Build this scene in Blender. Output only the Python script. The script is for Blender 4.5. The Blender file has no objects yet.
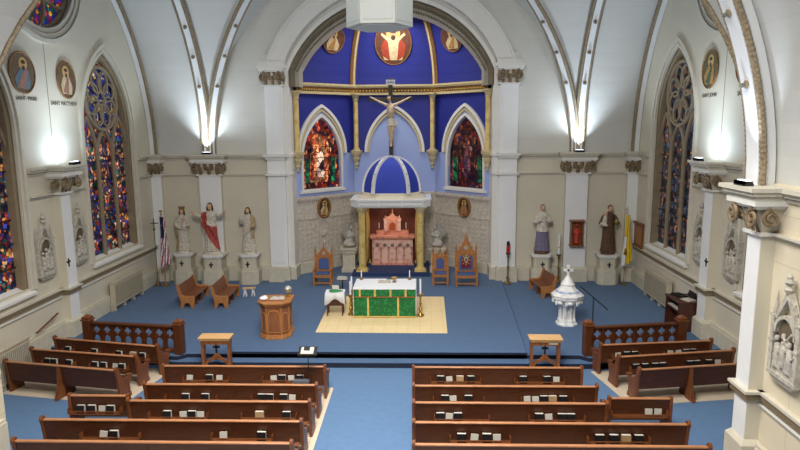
import bpy, bmesh, math, random
from mathutils import Vector, Matrix
from mathutils.geometry import tessellate_polygon
random.seed(7)
PI=math.pi; sin=math.sin; cos=math.cos; sqrt=math.sqrt
SC=bpy.context.scene; COL=SC.collection
def R(d): return math.radians(d)
# ---------------------------------------------------------------- camera
F=620.0; CAM=Vector((1.3,0.0,7.5))
RM=Matrix(((0.99946368,0.00253029,0.03264887),(0.03183035,0.15915175,-0.98674087),(-0.00769286,0.98725089,0.15898586)))
cd=bpy.data.cameras.new('camera'); cam=bpy.data.objects.new('camera',cd); COL.objects.link(cam)
cd.sensor_width=36; cd.lens=F/800*36; cd.clip_end=200
cam.matrix_world=Matrix.Translation(CAM)@RM.to_4x4(); SC.camera=cam
def at(px,py,X=None,Y=None,Z=None):
    r=RM@Vector(((px-400)/F,-(py-225)/F,-1))
    t=(X-CAM.x)/r.x if X is not None else (Y-CAM.y)/r.y if Y is not None else (Z-CAM.z)/r.z
    return CAM+r*t
# ---------------------------------------------------------------- objects
def tag(o,label=None,cat=None,group=None,kind=None):
    if label: o['label']=label
    if cat: o['category']=cat
    if group: o['group']=group
    if kind: o['kind']=kind
    return o
def thing(name,label,cat,loc=(0,0,0),rz=0,group=None):
    o=bpy.data.objects.new(name,None); COL.objects.link(o); o.empty_display_size=.1
    o.location=loc; o.rotation_euler=(0,0,rz)
    return tag(o,label,cat,group)
def dup(root,loc,rz=0,label=None,group=None):
    def cp(o,par):
        c=o.copy(); COL.objects.link(c)
        if par: c.parent=par
        for ch in kids.get(o.name,[]): cp(ch,c)
        return c
    kids={}
    for o in root.children_recursive: kids.setdefault(o.parent.name,[]).append(o)
    r=cp(root,None); r.location=loc; r.rotation_euler=(0,0,rz)
    if label: r['label']=label
    if group: r['group']=group
    return r
# ---------------------------------------------------------------- mesh builder
class B:
    def __init__(s): s.v=[]; s.f=[]; s.m=[]; s.M=Matrix.Identity(4); s.mi=0
    def at(s,loc=(0,0,0),rz=0,rx=0,ry=0,sc=(1,1,1)):
        s.M=Matrix.Translation(loc)@Matrix.Rotation(rz,4,'Z')@Matrix.Rotation(ry,4,'Y')@Matrix.Rotation(rx,4,'X')@Matrix.Diagonal((*sc,1)); return s
    def mat(s,i): s.mi=i; return s
    def add(s,vs,fs):
        n=len(s.v); s.v+=[s.M@Vector(p) for p in vs]; s.f+=[tuple(n+i for i in f) for f in fs]; s.m+=[s.mi]*len(fs); return s
    def box(s,x0,x1,y0,y1,z0,z1):
        v=[(x,y,z) for z in(z0,z1) for y in(y0,y1) for x in(x0,x1)]
        return s.add(v,[(0,2,3,1),(4,5,7,6),(0,1,5,4),(2,6,7,3),(0,4,6,2),(1,3,7,5)])
    def cb(s,c,d): return s.box(c[0]-d[0]/2,c[0]+d[0]/2,c[1]-d[1]/2,c[1]+d[1]/2,c[2]-d[2]/2,c[2]+d[2]/2)
    def fr(s,x0,x1,y0,y1,z0,X0,X1,Y0,Y1,z1):
        v=[(x0,y0,z0),(x1,y0,z0),(x0,y1,z0),(x1,y1,z0),(X0,Y0,z1),(X1,Y0,z1),(X0,Y1,z1),(X1,Y1,z1)]
        return s.add(v,[(0,2,3,1),(4,5,7,6),(0,1,5,4),(2,6,7,3),(0,4,6,2),(1,3,7,5)])
    def lathe(s,pr,n=16,c=(0,0),sx=1,sy=1,ph=0,fold=None,cap=True):
        v=[];f=[]
        for r,z in pr:
            for k in range(n):
                a=2*PI*k/n+ph; rr=r*(fold(a,z) if fold else 1)
                v.append((c[0]+rr*cos(a)*sx,c[1]+rr*sin(a)*sy,z))
        for i in range(len(pr)-1):
            for k in range(n):
                a,b=i*n+k,i*n+(k+1)%n; f.append((a,b,b+n,a+n))
        if cap:
            f.append(tuple(range(n-1,-1,-1))); f.append(tuple((len(pr)-1)*n+k for k in range(n)))
        return s.add(v,f)
    def cyl(s,a,b,r,n=10,r2=None): return s.tube([a,b],[r,r if r2 is None else r2],n)
    def tube(s,pts,r,n=8,closed=False,cap=True):
        P=[Vector(p) for p in pts]; N=len(P); rs=r if isinstance(r,(list,tuple)) else [r]*N
        T=[]
        for i in range(N):
            if closed: t=P[(i+1)%N]-P[i-1]
            else: t=P[min(i+1,N-1)]-P[max(i-1,0)]
            T.append(t.normalized() if t.length>1e-9 else Vector((0,0,1)))
        u=T[0].orthogonal().normalized(); v=[];f=[]
        for i in range(N):
            u=(u-T[i]*u.dot(T[i])); u=u.normalized() if u.length>1e-6 else T[i].orthogonal().normalized()
            w=T[i].cross(u)
            for k in range(n):
                a=2*PI*k/n; v.append(P[i]+(u*cos(a)+w*sin(a))*rs[i])
        for i in range(N if closed else N-1):
            for k in range(n):
                j=(i+1)%N; f.append((i*n+k,i*n+(k+1)%n,j*n+(k+1)%n,j*n+k))
        if not closed and cap: f.append(tuple(range(n-1,-1,-1))); f.append(tuple((N-1)*n+k for k in range(n)))
        return s.add(v,f)
    def ell(s,c,r,n=12,m=8):
        if not hasattr(r,'__len__'): r=(r,r,r)
        v=[];f=[]
        for i in range(m+1):
            t=PI*i/m
            for k in range(n):
                a=2*PI*k/n; v.append((c[0]+r[0]*sin(t)*cos(a),c[1]+r[1]*sin(t)*sin(a),c[2]-r[2]*cos(t)))
        for i in range(m):
            for k in range(n):
                a,b=i*n+k,i*n+(k+1)%n; f.append((a,b,b+n,a+n))
        return s.add(v,f)
    def prism(s,poly,ax,a,b):
        # poly: 2-D points; ax: axis of extrusion; 'x':(y,z) 'y':(x,z) 'z':(x,y)
        def P(p,t): return {'x':(t,p[0],p[1]),'y':(p[0],t,p[1]),'z':(p[0],p[1],t)}[ax]
        n=len(poly); v=[P(p,a) for p in poly]+[P(p,b) for p in poly]
        tr=tessellate_polygon([[Vector((p[0],p[1],0)) for p in poly]])
        f=[tuple(t) for t in tr]+[tuple(n+i for i in t[::-1]) for t in tr]
        f+=[(i,(i+1)%n,n+(i+1)%n,n+i) for i in range(n)]
        return s.add(v,f)
    def holes(s,loops,ax,t,t2=None,reveal=None):
        # flat face with holes; reveal: depth along the axis for each hole's sides
        def P(p,q): return {'x':(q,p[0],p[1]),'y':(p[0],q,p[1]),'z':(p[0],p[1],q)}[ax]
        fl=[p for l in loops for p in l]
        tr=tessellate_polygon([[Vector((p[0],p[1],0)) for p in l] for l in loops])
        s.add([P(p,t) for p in fl],[tuple(x) for x in tr])
        if reveal:
            for l in loops[1:]:
                n=len(l); s.add([P(p,t) for p in l]+[P(p,t+reveal) for p in l],[(i,(i+1)%n,n+(i+1)%n,n+i) for i in range(n)])
        return s
    def sweep(s,path,prof,nrm,closed=False):
        # prof points (a,b): a along side = t x n, b along n ; nrm(i,p) -> inward normal
        P=[Vector(p) for p in path]; N=len(P); K=len(prof); v=[];f=[]
        for i in range(N):
            if closed: t=(P[(i+1)%N]-P[i-1]).normalized()
            else: t=(P[min(i+1,N-1)]-P[max(i-1,0)]).normalized()
            n=Vector(nrm(i,P[i])); n=(n-t*n.dot(t)).normalized(); sd=t.cross(n)
            for a,b in prof: v.append(P[i]+sd*a+n*b)
        for i in range(N if closed else N-1):
            j=(i+1)%N
            for k in range(K): f.append((i*K+k,i*K+(k+1)%K,j*K+(k+1)%K,j*K+k))
        if not closed: f.append(tuple(range(K-1,-1,-1))); f.append(tuple((N-1)*K+k for k in range(K)))
        return s.add(v,f)
    def quad(s,*p): return s.add(p,[tuple(range(len(p)))])
    def build(s,name,mats,parent=None,smooth=35,bevel=0,loc=None,rz=0,recalc=True):
        me=bpy.data.meshes.new(name); me.from_pydata([tuple(p) for p in s.v],[],s.f)
        if not isinstance(mats,(list,tuple)): mats=[mats]
        for m in mats: me.materials.append(m)
        if len(mats)>1: me.polygons.foreach_set('material_index',s.m)
        if recalc:
            bm=bmesh.new(); bm.from_mesh(me); bmesh.ops.recalc_face_normals(bm,faces=bm.faces); bm.to_mesh(me); bm.free()
        return mesh_obj(name,me,parent,smooth,bevel,loc,rz)
def mesh_obj(name,me,parent=None,smooth=35,bevel=0,loc=None,rz=0):
    if smooth:
        me.polygons.foreach_set('use_smooth',[True]*len(me.polygons)); me.set_sharp_from_angle(angle=R(smooth))
    o=bpy.data.objects.new(name,me); COL.objects.link(o)
    if parent: o.parent=parent
    if loc is not None: o.location=loc
    o.rotation_euler=(0,0,rz)
    if bevel:
        m=o.modifiers.new('bevel','BEVEL'); m.width=bevel; m.segments=2; m.limit_method='ANGLE'; m.angle_limit=R(40)
    return o
def remesh(b,voxel,smooth=2):
    me=bpy.data.meshes.new('t'); me.from_pydata([tuple(p) for p in b.v],[],b.f)
    o=bpy.data.objects.new('t',me); COL.objects.link(o)
    m=o.modifiers.new('r','REMESH'); m.mode='VOXEL'; m.voxel_size=voxel
    if smooth: m=o.modifiers.new('s','SMOOTH'); m.iterations=smooth; m.factor=.5
    dg=bpy.context.evaluated_depsgraph_get(); ne=bpy.data.meshes.new_from_object(o.evaluated_get(dg))
    bpy.data.objects.remove(o); bpy.data.meshes.remove(me); return ne
def body(name,b,mats,fn,parent,voxel=.02,sm=2):
    # one continuous figure; fn(centre)->material slot
    me=remesh(b,voxel,sm); me.materials.clear()
    for m in mats: me.materials.append(m)
    for p in me.polygons: p.material_index=fn(p.center)
    return mesh_obj(name,me,parent,180)
def text(body_,size,mat,parent,mtx,name='lettering',ext=.004):
    c=bpy.data.curves.new('t','FONT'); c.body=body_; c.size=size; c.align_x='CENTER'; c.align_y='CENTER'; c.extrude=ext
    o=bpy.data.objects.new('t',c); COL.objects.link(o)
    dg=bpy.context.evaluated_depsgraph_get(); me=bpy.data.meshes.new_from_object(o.evaluated_get(dg))
    bpy.data.objects.remove(o); me.materials.clear(); me.materials.append(mat); me.transform(mtx)
    return mesh_obj(name,me,parent,0)
# ---------------------------------------------------------------- materials
def srgb(c):
    c=[x/255 for x in c]; return tuple((x/12.92 if x<=.04045 else ((x+.055)/1.055)**2.4) for x in c)+(1,)
class N:
    def __init__(s,name):
        s.m=bpy.data.materials.new(name); s.m.use_nodes=True; s.t=s.m.node_tree; s.t.nodes.clear()
        s.o=s.n('ShaderNodeOutputMaterial'); s.p=s.n('ShaderNodeBsdfPrincipled'); s.l(s.p.outputs[0],s.o.inputs[0])
    def n(s,t,**k):
        x=s.t.nodes.new(t)
        for a,v in k.items(): setattr(x,a,v)
        return x
    def l(s,a,b): s.t.links.new(a,b)
    def set(s,**k):
        for a,v in k.items(): s.p.inputs[a.replace('_',' ')].default_value=v
        return s
    def coord(s,scale=(1,1,1),out='Object'):
        c=s.n('ShaderNodeTexCoord'); m=s.n('ShaderNodeMapping'); m.inputs['Scale'].default_value=scale; s.l(c.outputs[out],m.inputs[0]); return m.outputs[0]
    def ramp(s,fac,stops,interp='LINEAR'):
        r=s.n('ShaderNodeValToRGB'); r.color_ramp.interpolation=interp; e=r.color_ramp.elements
        while len(e)<len(stops): e.new(.5)
        for i,(p,c) in enumerate(stops): e[i].position=p; e[i].color=c
        s.l(fac,r.inputs[0]); return r.outputs[0]
    def noise(s,vec,scale,detail=3):
        x=s.n('ShaderNodeTexNoise'); x.inputs['Scale'].default_value=scale; x.inputs['Detail'].default_value=detail; s.l(vec,x.inputs['Vector']); return x.outputs[0]
    def mul(s,a,b,f=1.0,mode='MULTIPLY'):
        x=s.n('ShaderNodeMix'); x.data_type='RGBA'; x.blend_type=mode; x.inputs[0].default_value=f
        for k,q in ((6,a),(7,b)):
            if hasattr(q,'is_linked'): s.l(q,x.inputs[k])
            else: x.inputs[k].default_value=q
        return x.outputs[2]
    def bump(s,h,st=.3,dist=.02):
        x=s.n('ShaderNodeBump'); x.inputs['Strength'].default_value=st; x.inputs['Distance'].default_value=dist; s.l(h,x.inputs['Height']); s.l(x.outputs[0],s.p.inputs['Normal'])
def g(v): return (v,v,v,1)
def M(name,c,rough=.6,metal=0,ns=6,na=.12,bump=0,coat=0,sc=(1,1,1)):
    k=N(name); k.set(Roughness=rough,Metallic=metal)
    if coat: k.set(Coat_Weight=coat)
    v=k.coord(sc); f=k.noise(v,ns)
    col=k.mul(srgb(c),k.ramp(f,[(.3,g(1-na)),(.7,g(1+0*na))])); k.l(col,k.p.inputs['Base Color'])
    if bump: k.bump(f,bump)
    return k.m
def wood(name,c,rough=.4,sc=(1,6,6),na=.4):
    k=N(name); k.set(Roughness=rough)
    v=k.coord(sc); f=k.noise(v,3.0,4)
    col=k.mul(srgb(c),k.ramp(f,[(.3,g(1-na)),(.68,g(1.0))])); k.l(col,k.p.inputs['Base Color']); k.bump(f,.08,.01)
    return k.m
def lined(name,c,axis_scale,rough=.6,dark=.82,width=.03,ns=1.5,na=.06):
    # painted plaster with scored courses: brick texture in world-aligned object coordinates
    k=N(name); k.set(Roughness=rough); v=k.coord()
    f=k.noise(v,ns)
    sx=k.n('ShaderNodeSeparateXYZ'); k.l(v,sx.inputs[0])
    def saw(out,per):
        a=k.n('ShaderNodeMath',operation='DIVIDE'); k.l(out,a.inputs[0]); a.inputs[1].default_value=per
        b=k.n('ShaderNodeMath',operation='FRACT'); k.l(a.outputs[0],b.inputs[0])
        q=k.n('ShaderNodeMath',operation='LESS_THAN'); k.l(b.outputs[0],q.inputs[0]); q.inputs[1].default_value=width/per; return q.outputs[0]
    col=k.mul(srgb(c),k.ramp(f,[(.3,g(1-na)),(.7,g(1))]))
    for i,per in enumerate(axis_scale):
        if per: col=k.mul(col,k.ramp(saw(sx.outputs[i],per),[(0,g(1)),(1,g(dark))]))
    k.l(col,k.p.inputs['Base Color']); return k.m
def glassmat(name,pal,scale,strength,lead=.035,sc=(1,1,1),fig=None):
    # leaded stained glass lit from behind
    k=N(name); k.set(Roughness=.3); v=k.coord(sc)
    vo=k.n('ShaderNodeTexVoronoi'); vo.inputs['Scale'].default_value=scale; k.l(v,vo.inputs['Vector'])
    se=k.n('ShaderNodeSeparateColor'); k.l(vo.outputs['Color'],se.inputs[0])
    col=k.ramp(se.outputs[0],[(i/len(pal),srgb(c)) for i,c in enumerate(pal)],'CONSTANT')
    big=k.noise(v,scale*.28,1); col=k.mul(col,k.ramp(big,[(.35,g(.35)),(.65,g(1.5))]))
    br=k.ramp(se.outputs[1],[(0,g(.25)),(1,g(1.3))]); col=k.mul(col,br)
    ed=k.n('ShaderNodeTexVoronoi',feature='DISTANCE_TO_EDGE'); ed.inputs['Scale'].default_value=scale; k.l(v,ed.inputs['Vector'])
    col=k.mul(col,k.ramp(ed.outputs['Distance'],[(lead,g(.02)),(lead*1.6,g(1))]))
    k.l(col,k.p.inputs['Base Color']); k.l(col,k.p.inputs['Emission Color']); k.set(Emission_Strength=strength)
    return k.m
M_wall=lined('wall_plaster',(216,209,190),(0,0,0),ns=.8)
M_wallup=lined('upper_plaster',(214,212,204),(0,0,.62),dark=.93,width=.025,ns=.6)
M_nave=lined('nave_plaster',(224,213,188),(0,1.9,.95),dark=.86,width=.03)
M_vault=lined('vault_plaster',(206,206,202),(0,0,.55),dark=.95,width=.02,ns=.5)
M_trim=M('white_trim',(232,230,225),.5,ns=2,na=.05)
M_white=M('bright_white',(240,241,242),.5,ns=2,na=.04)
M_band=M('rib_white',(232,234,236),.5,ns=2,na=.04)
M_molding=M('dark_molding',(128,112,86),.6,ns=8)
M_stone=M('stone_beige',(210,203,184),.7,ns=4,bump=.05)
M_rope=M('rope_brown',(160,142,114),.65,ns=18,na=.5)
M_gilt=M('carved_gilt',(150,128,98),.5,ns=11,na=.55)
M_black=M('black_iron',(28,28,30),.4,ns=6)
M_tan=lined('tan_tile',(206,190,168),(.46,.46,0),dark=.85,width=.02)
M_carpet=M('blue_carpet',(86,119,157),.95,ns=5,na=.10)
M_carpet_dim=M('blue_carpet_dimmed',(72,101,138),.95,ns=5,na=.12)  # nave carpet darkened; the sanctuary's dimmer light is put into the colour
for m in (M_carpet,M_carpet_dim):
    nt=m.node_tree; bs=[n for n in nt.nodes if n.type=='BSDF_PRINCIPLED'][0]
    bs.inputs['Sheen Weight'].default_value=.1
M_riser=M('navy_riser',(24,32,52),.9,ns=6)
W_pew=wood('pew_wood',(84,44,22),.42,(1,7,7))
W_pewend=wood('pew_end_wood',(126,72,38),.4,(5,5,1))
W_cap=wood('pew_cap_sheen',(184,126,86),.3,(1,6,6),.25)  # pew wood lightened: highlight along the tops put into the colour
W_rail=wood('rail_wood',(94,50,26),.4,(4,4,1))
W_ambo=wood('ambo_wood',(150,92,54),.42,(5,5,1))
W_oak=wood('oak_wood',(188,126,70),.42,(5,5,1),.35)
W_pale=wood('pale_wood',(226,180,122),.45,(1,6,6),.2)
W_bench=wood('bench_wood',(128,76,46),.45,(4,1,4))
W_organ=wood('organ_wood',(82,44,30),.4,(4,4,1))
M_blue=M('apse_blue',(34,43,138),.6,ns=1,na=.06)
M_domeblue=M('dome_blue',(46,70,192),.65,ns=1.2,na=.08)
M_sky=M('apse_light_blue',(164,182,234),.6,ns=1,na=.05)
M_bluefab=M('blue_fabric',(78,98,152),.9,ns=9)
M_gold=M('gold_leaf',(226,190,104),.5,.05,ns=9,na=.3)
M_golddk=M('gold_brown',(160,112,62),.5,.1,ns=14,na=.4)
M_brass=M('brass',(184,146,74),.3,.8,ns=5)
def marble(name,c,c2,scale=3,rough=.35):
    k=N(name); k.set(Roughness=rough); v=k.coord(); f=k.noise(v,scale,6)
    k.l(k.ramp(f,[(.36,srgb(c2)),(.5,srgb(c)),(.66,srgb(c))]),k.p.inputs['Base Color']); return k.m
M_goldmarble=marble('gold_marble',(226,202,132),(204,172,102),4)
M_pink=marble('pink_marble',(226,158,134),(196,118,100),5)
M_pinklt=marble('pale_pink_marble',(236,200,186),(206,160,146),5)
M_fontm=marble('white_marble',(240,240,238),(214,214,216),3)
M_grey=M('grey_stone',(220,210,196),.7,ns=7,na=.3,bump=.2)
M_relief=M('relief_stone',(206,200,186),.7,ns=12,na=.4,bump=.4)
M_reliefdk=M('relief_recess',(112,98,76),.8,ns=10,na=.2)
M_cloth=M('white_cloth',(238,240,246),.9,ns=5,na=.05)
M_paper=M('paper',(196,192,182),.9,ns=5,na=.04)
M_book=M('book_black',(22,22,26),.5,ns=9)
M_booktan=M('book_tan',(170,140,104),.6,ns=9)
M_booked=M('book_red',(120,40,30),.6,ns=9)
def brocade(name,c,c2,scale):
    k=N(name); k.set(Roughness=.7); v=k.coord(); w=k.n('ShaderNodeTexVoronoi'); w.inputs['Scale'].default_value=scale; k.l(v,w.inputs['Vector'])
    k.l(k.ramp(w.outputs['Distance'],[(.3,srgb(c)),(.5,srgb(c2))]),k.p.inputs['Base Color']); return k.m
M_green=brocade('green_brocade',(24,128,62),(14,96,44),9)
M_greenfab=M('green_cloth',(60,140,84),.9,ns=8)
M_skin=M('painted_skin',(214,172,140),.6,ns=5,na=.08)
M_hair=M('brown_hair',(84,56,36),.7,ns=14,na=.4)
M_ivory=M('ivory_paint',(226,218,202),.6,ns=13,na=.42)
M_red=M('red_robe',(190,84,74),.6,ns=11,na=.35)
M_purple=M('purple_robe',(132,122,150),.7,ns=12,na=.4)
M_habit=M('brown_habit',(104,74,52),.7,ns=12,na=.45)
M_lantern=M('lantern_white',(204,208,202),.5,ns=1,na=.04)
M_flame=M('red_glass',(200,40,50),.3,ns=3)
M_usred=M('flag_red',(170,36,48),.8); M_usblue=M('flag_navy',(34,40,84),.8)
M_yellow=M('flag_yellow',(240,206,50),.8,ns=3)
M_rad=M('radiator_cream',(194,184,162),.5,ns=4,na=.05)
M_vellow=M('rug_tile',(240,214,160),.6,ns=2)
M_rug=lined('beige_rug',(238,214,164),(.42,.42,0),dark=.9,width=.03,ns=2)
M_wainscot=wood('rosewood',(128,62,44),.4,(8,8,1),.5)
M_letter=M('letter_dark',(92,84,70),.6)
LG=[(20,22,70),(28,40,130),(20,90,70),(180,120,40),(120,30,40),(46,30,100),(210,150,90),(30,110,130),(170,60,50),(24,26,60)]
G_left=glassmat('glass_mosaic',[(26,28,80),(50,60,150),(24,90,74),(206,140,76),(140,44,44),(60,44,110),(215,180,150),(40,100,110),(190,90,56),(30,30,60),(120,36,46),(24,24,46)],8.5,.75)
G_rosette=glassmat('glass_rosette',[(24,28,90),(40,50,140),(20,24,60),(60,70,150),(230,190,110),(30,40,110)],9.5,.8)
G_rose=glassmat('glass_rose',[(30,40,150),(60,50,180),(20,110,70),(230,150,40),(40,60,170),(90,30,120),(20,40,90),(160,40,60)],6.5,1.0)
G_right=glassmat('glass_dim',[(30,34,52),(56,62,86),(28,30,44),(92,72,64),(40,62,82),(150,92,58),(26,30,42),(70,78,96)],8.5,.75)
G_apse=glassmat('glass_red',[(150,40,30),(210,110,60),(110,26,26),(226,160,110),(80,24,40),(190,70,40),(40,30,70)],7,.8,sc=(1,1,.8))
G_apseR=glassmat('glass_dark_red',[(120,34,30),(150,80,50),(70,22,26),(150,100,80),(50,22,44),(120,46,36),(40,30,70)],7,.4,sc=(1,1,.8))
G_green=glassmat('glass_green',[(30,130,80),(30,100,60),(20,70,50)],4,.6)
M_carpetdk=M('navy_carpet',(44,62,108),.95,ns=6,na=.1)
M_archcarv=M('arch_carving',(132,118,94),.6,ns=16,na=.6)
M_archgrey=M('arch_grey',(190,184,168),.6,ns=14,na=.35)
M_silver=M('silver_line',(190,194,204),.4,.3,ns=5,na=.1); M_cream=M('cream_paint',(226,218,196),.5,ns=4,na=.06)
M_curt=M('gold_curtain',(196,160,88),.7,ns=4,na=.25); M_greycarv=M('carved_grey',(150,140,134),.7,ns=9,na=.3)
M_redgold=M('red_gold_door',(190,92,56),.4,.2,ns=9,na=.35); M_crosswood=M('weathered_cross',(70,63,56),.7,ns=5,na=.3)
M_paper2=M('plaque_grey',(200,204,214),.6,ns=4); M_corpus=M('corpus_paint',(218,192,164),.55,ns=7,na=.25); M_arch=M('architrave_cream',(218,212,196),.55,ns=3,na=.08); M_panelgrey=M('cover_grey',(150,148,138),.6,ns=4,na=.1); M_tanrobe=M('tan_drape',(186,160,124),.65,ns=7,na=.3); M_missal=M('missal_paper',(186,182,172),.9,ns=5,na=.08)
M_ivory2=M('ivory_hair',(190,166,130),.6,ns=8,na=.25); M_hairgrey=M('grey_hair',(150,140,128),.7,ns=10,na=.3)
M_yelgreen=M('lily_green',(150,160,70),.6,ns=8); M_angel=M('angel_stone',(198,194,186),.6,ns=6,na=.2,bump=.1); M_angelhair=M('angel_hair',(120,100,84),.7,ns=9,na=.3)
M_brassdk=M('dark_brass',(120,104,76),.45,.5,ns=6); M_redfig=M('red_enamel',(206,70,50),.5,ns=8,na=.3)
M_pgreen=M('paint_olive',(96,92,60),.7,ns=7,na=.3); M_pbrown=M('paint_brown',(112,88,62),.7,ns=7,na=.3); M_pred=M('paint_umber',(108,62,42),.7,ns=5,na=.4); M_pdark=M('paint_dark',(84,58,38),.7,ns=6,na=.3)
M_phalo=M('paint_halo',(214,180,104),.6,ns=7); M_pflesh=M('paint_flesh',(206,160,122),.7,ns=8); M_pblue=M('paint_blue',(104,122,136),.7,ns=6,na=.3); M_prose=M('paint_rose',(170,120,100),.7,ns=6,na=.3)
M_pcream=M('paint_cream',(222,200,158),.7,ns=5,na=.3); M_pgold=M('paint_gold',(196,144,70),.7,ns=6,na=.4); M_pgrn=M('paint_green',(70,96,70),.7,ns=6,na=.3); M_pred2=M('paint_red',(176,66,40),.7,ns=6,na=.3)
M_traygrey=M('tray_grey',(92,96,104),.5,ns=5)
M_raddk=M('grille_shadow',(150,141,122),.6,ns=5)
W_kneel=wood('kneeler_wood',(150,92,50),.42,(5,5,1),.45)
M_wing=M('wing_stone',(176,172,164),.65,ns=12,na=.35,bump=.3)
M_ledge=M('ledge_cream',(212,206,190),.55,ns=3,na=.08)
M_lantern2=M('lantern_grille',(206,210,206),.6,ns=1,na=.04); M_sock=M('socket_grey',(120,116,108),.5,ns=6)
def emis(name,c,s):
    k=N(name); k.set(Roughness=.4,Base_Color=srgb(c),Emission_Color=srgb(c),Emission_Strength=s); return k.m
M_lens=emis('lamp_lens',(235,242,255),6)
P8=PI/8
# ================================================================ SETTING
XW,XN,YE,YN=11.1,8.4,28.4,13.3      # transept wall, nave wall, east wall, crossing's near edge
ZS,ZC,ZV=0.30,0.38,6.2              # side level, centre level, vault springing
RN,RT,HA=9.0,9.11,8.9
def dN(h): return RN-sqrt(max(RN*RN-h*h,0))
def dT(h): return RT-sqrt(max(RT*RT-h*h,0))
def S(o,label,cat): return tag(o,label,cat,kind='structure')
ntrim=[0]
def trim(label,cat='trim',loc=(0,0,0),rz=0):
    ntrim[0]+=1; return S(thing('trim_%d'%ntrim[0],label,cat,loc,rz),label,cat)
# floor
fl=B().box(-XW,XW,YN,YE,-.2,0).box(-XN,XN,-9,YN,-.2,0).build('floor',M_carpet); S(fl,'blue carpeted floor of the nave and side aisles','floor')
def tanpatch(poly): B().prism(poly,'z',.001,.014).build('tile_floor',M_tan,fl)
tanpatch([(-6.0,11.0),(-1.22,11.0),(-1.22,16.9),(-6.0,16.9)]); tanpatch([(-7.45,11.0),(-6.0,11.0),(-6.0,14.8),(-7.45,14.8)])
tanpatch([(1.12,11.0),(5.9,11.0),(5.9,16.9),(1.12,16.9)]); tanpatch([(5.9,11.0),(7.45,11.0),(7.45,14.8),(5.9,14.8)])
tanpatch([(-10.7,16.35),(-6.85,15.7),(-6.45,18.15),(-10.3,18.85)]); tanpatch([(10.4,16.4),(6.95,15.85),(6.5,18.2),(10.5,18.8)])
def plat(poly,z0,z1,name,label,shade_edge=None):
    o=B().prism(poly,'z',z0,z1).build(name,M_riser,smooth=0); S(o,label,'platform')
    B().prism(poly,'z',z1,z1+.012).build('carpet',M_carpet_dim,o,smooth=0)
    if shade_edge: B().tube([(x,y,z1+.006) for x,y in shade_edge],.012,6).build('shade_strip',M_carpetdk,o)  # dark strip stands in for the shadow along the platform edge
    return o
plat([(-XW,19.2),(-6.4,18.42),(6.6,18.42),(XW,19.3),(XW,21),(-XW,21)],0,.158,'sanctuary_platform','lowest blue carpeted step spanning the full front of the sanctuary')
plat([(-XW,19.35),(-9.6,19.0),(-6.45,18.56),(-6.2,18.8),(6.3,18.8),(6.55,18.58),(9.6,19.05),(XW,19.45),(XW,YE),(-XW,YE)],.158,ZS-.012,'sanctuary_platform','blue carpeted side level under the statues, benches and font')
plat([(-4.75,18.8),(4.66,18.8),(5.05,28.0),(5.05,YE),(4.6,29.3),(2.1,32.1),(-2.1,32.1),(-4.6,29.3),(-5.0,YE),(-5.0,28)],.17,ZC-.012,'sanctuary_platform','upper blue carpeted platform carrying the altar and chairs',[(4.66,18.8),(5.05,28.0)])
# ---- lancet outline
def arcpts(w,zs,rise,n=12):
    Rr=(rise*rise+w*w)/(2*w); out=[]
    a1=math.asin(min(1,rise/Rr))
    for i in range(n+1):
        a=a1*i/n; out.append((w-Rr+Rr*cos(a),zs+Rr*sin(a)))
    return out                      # from right spring up to the apex, relative to the centre
def lancet(c,w,z0,zs,rise,n=12):
    a=arcpts(w,zs,rise,n)
    return [(c-w,z0),(c+w,z0)]+[(c+x,z) for x,z in a]+[(c-x,z) for x,z in a[-2::-1]]
def circle(c,z,r,n=40): return [(c+r*cos(2*PI*i/n),z+r*sin(2*PI*i/n)) for i in range(n)]
# ---- ceiling: nave barrel and transept barrel meeting in groins
NH=22; hs=[HA*sin(PI/2*i/NH) for i in range(NH+1)]
cb=B()
for sg in (-1,1):
    for i in range(NH):
        h0,h1=hs[i],hs[i+1]
        X0,X1=sg*(XN-dN(h0)),sg*(XN-dN(h1)); a0,a1=dT(h0),dT(h1); z0,z1=ZV+h0,ZV+h1
        cb.quad((X0,YE-a0,z0),(X0,YE,z0),(X1,YE,z1),(X1,YE-a1,z1))
        cb.quad((X0,YN+a0,z0),(X0,-9,z0),(X1,-9,z1),(X1,YN+a1,z1))
        for y0,y1 in ((YE-a0,YE-a1),(YN+a0,YN+a1)): cb.quad((X0,y0,z0),(sg*XW,y0,z0),(sg*XW,y1,z1),(X1,y1,z1))
me_c=cb.build('ceiling',M_vault,smooth=40); S(me_c,'pale plaster groin vault over the crossing, transepts and nave','ceiling')
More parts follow.
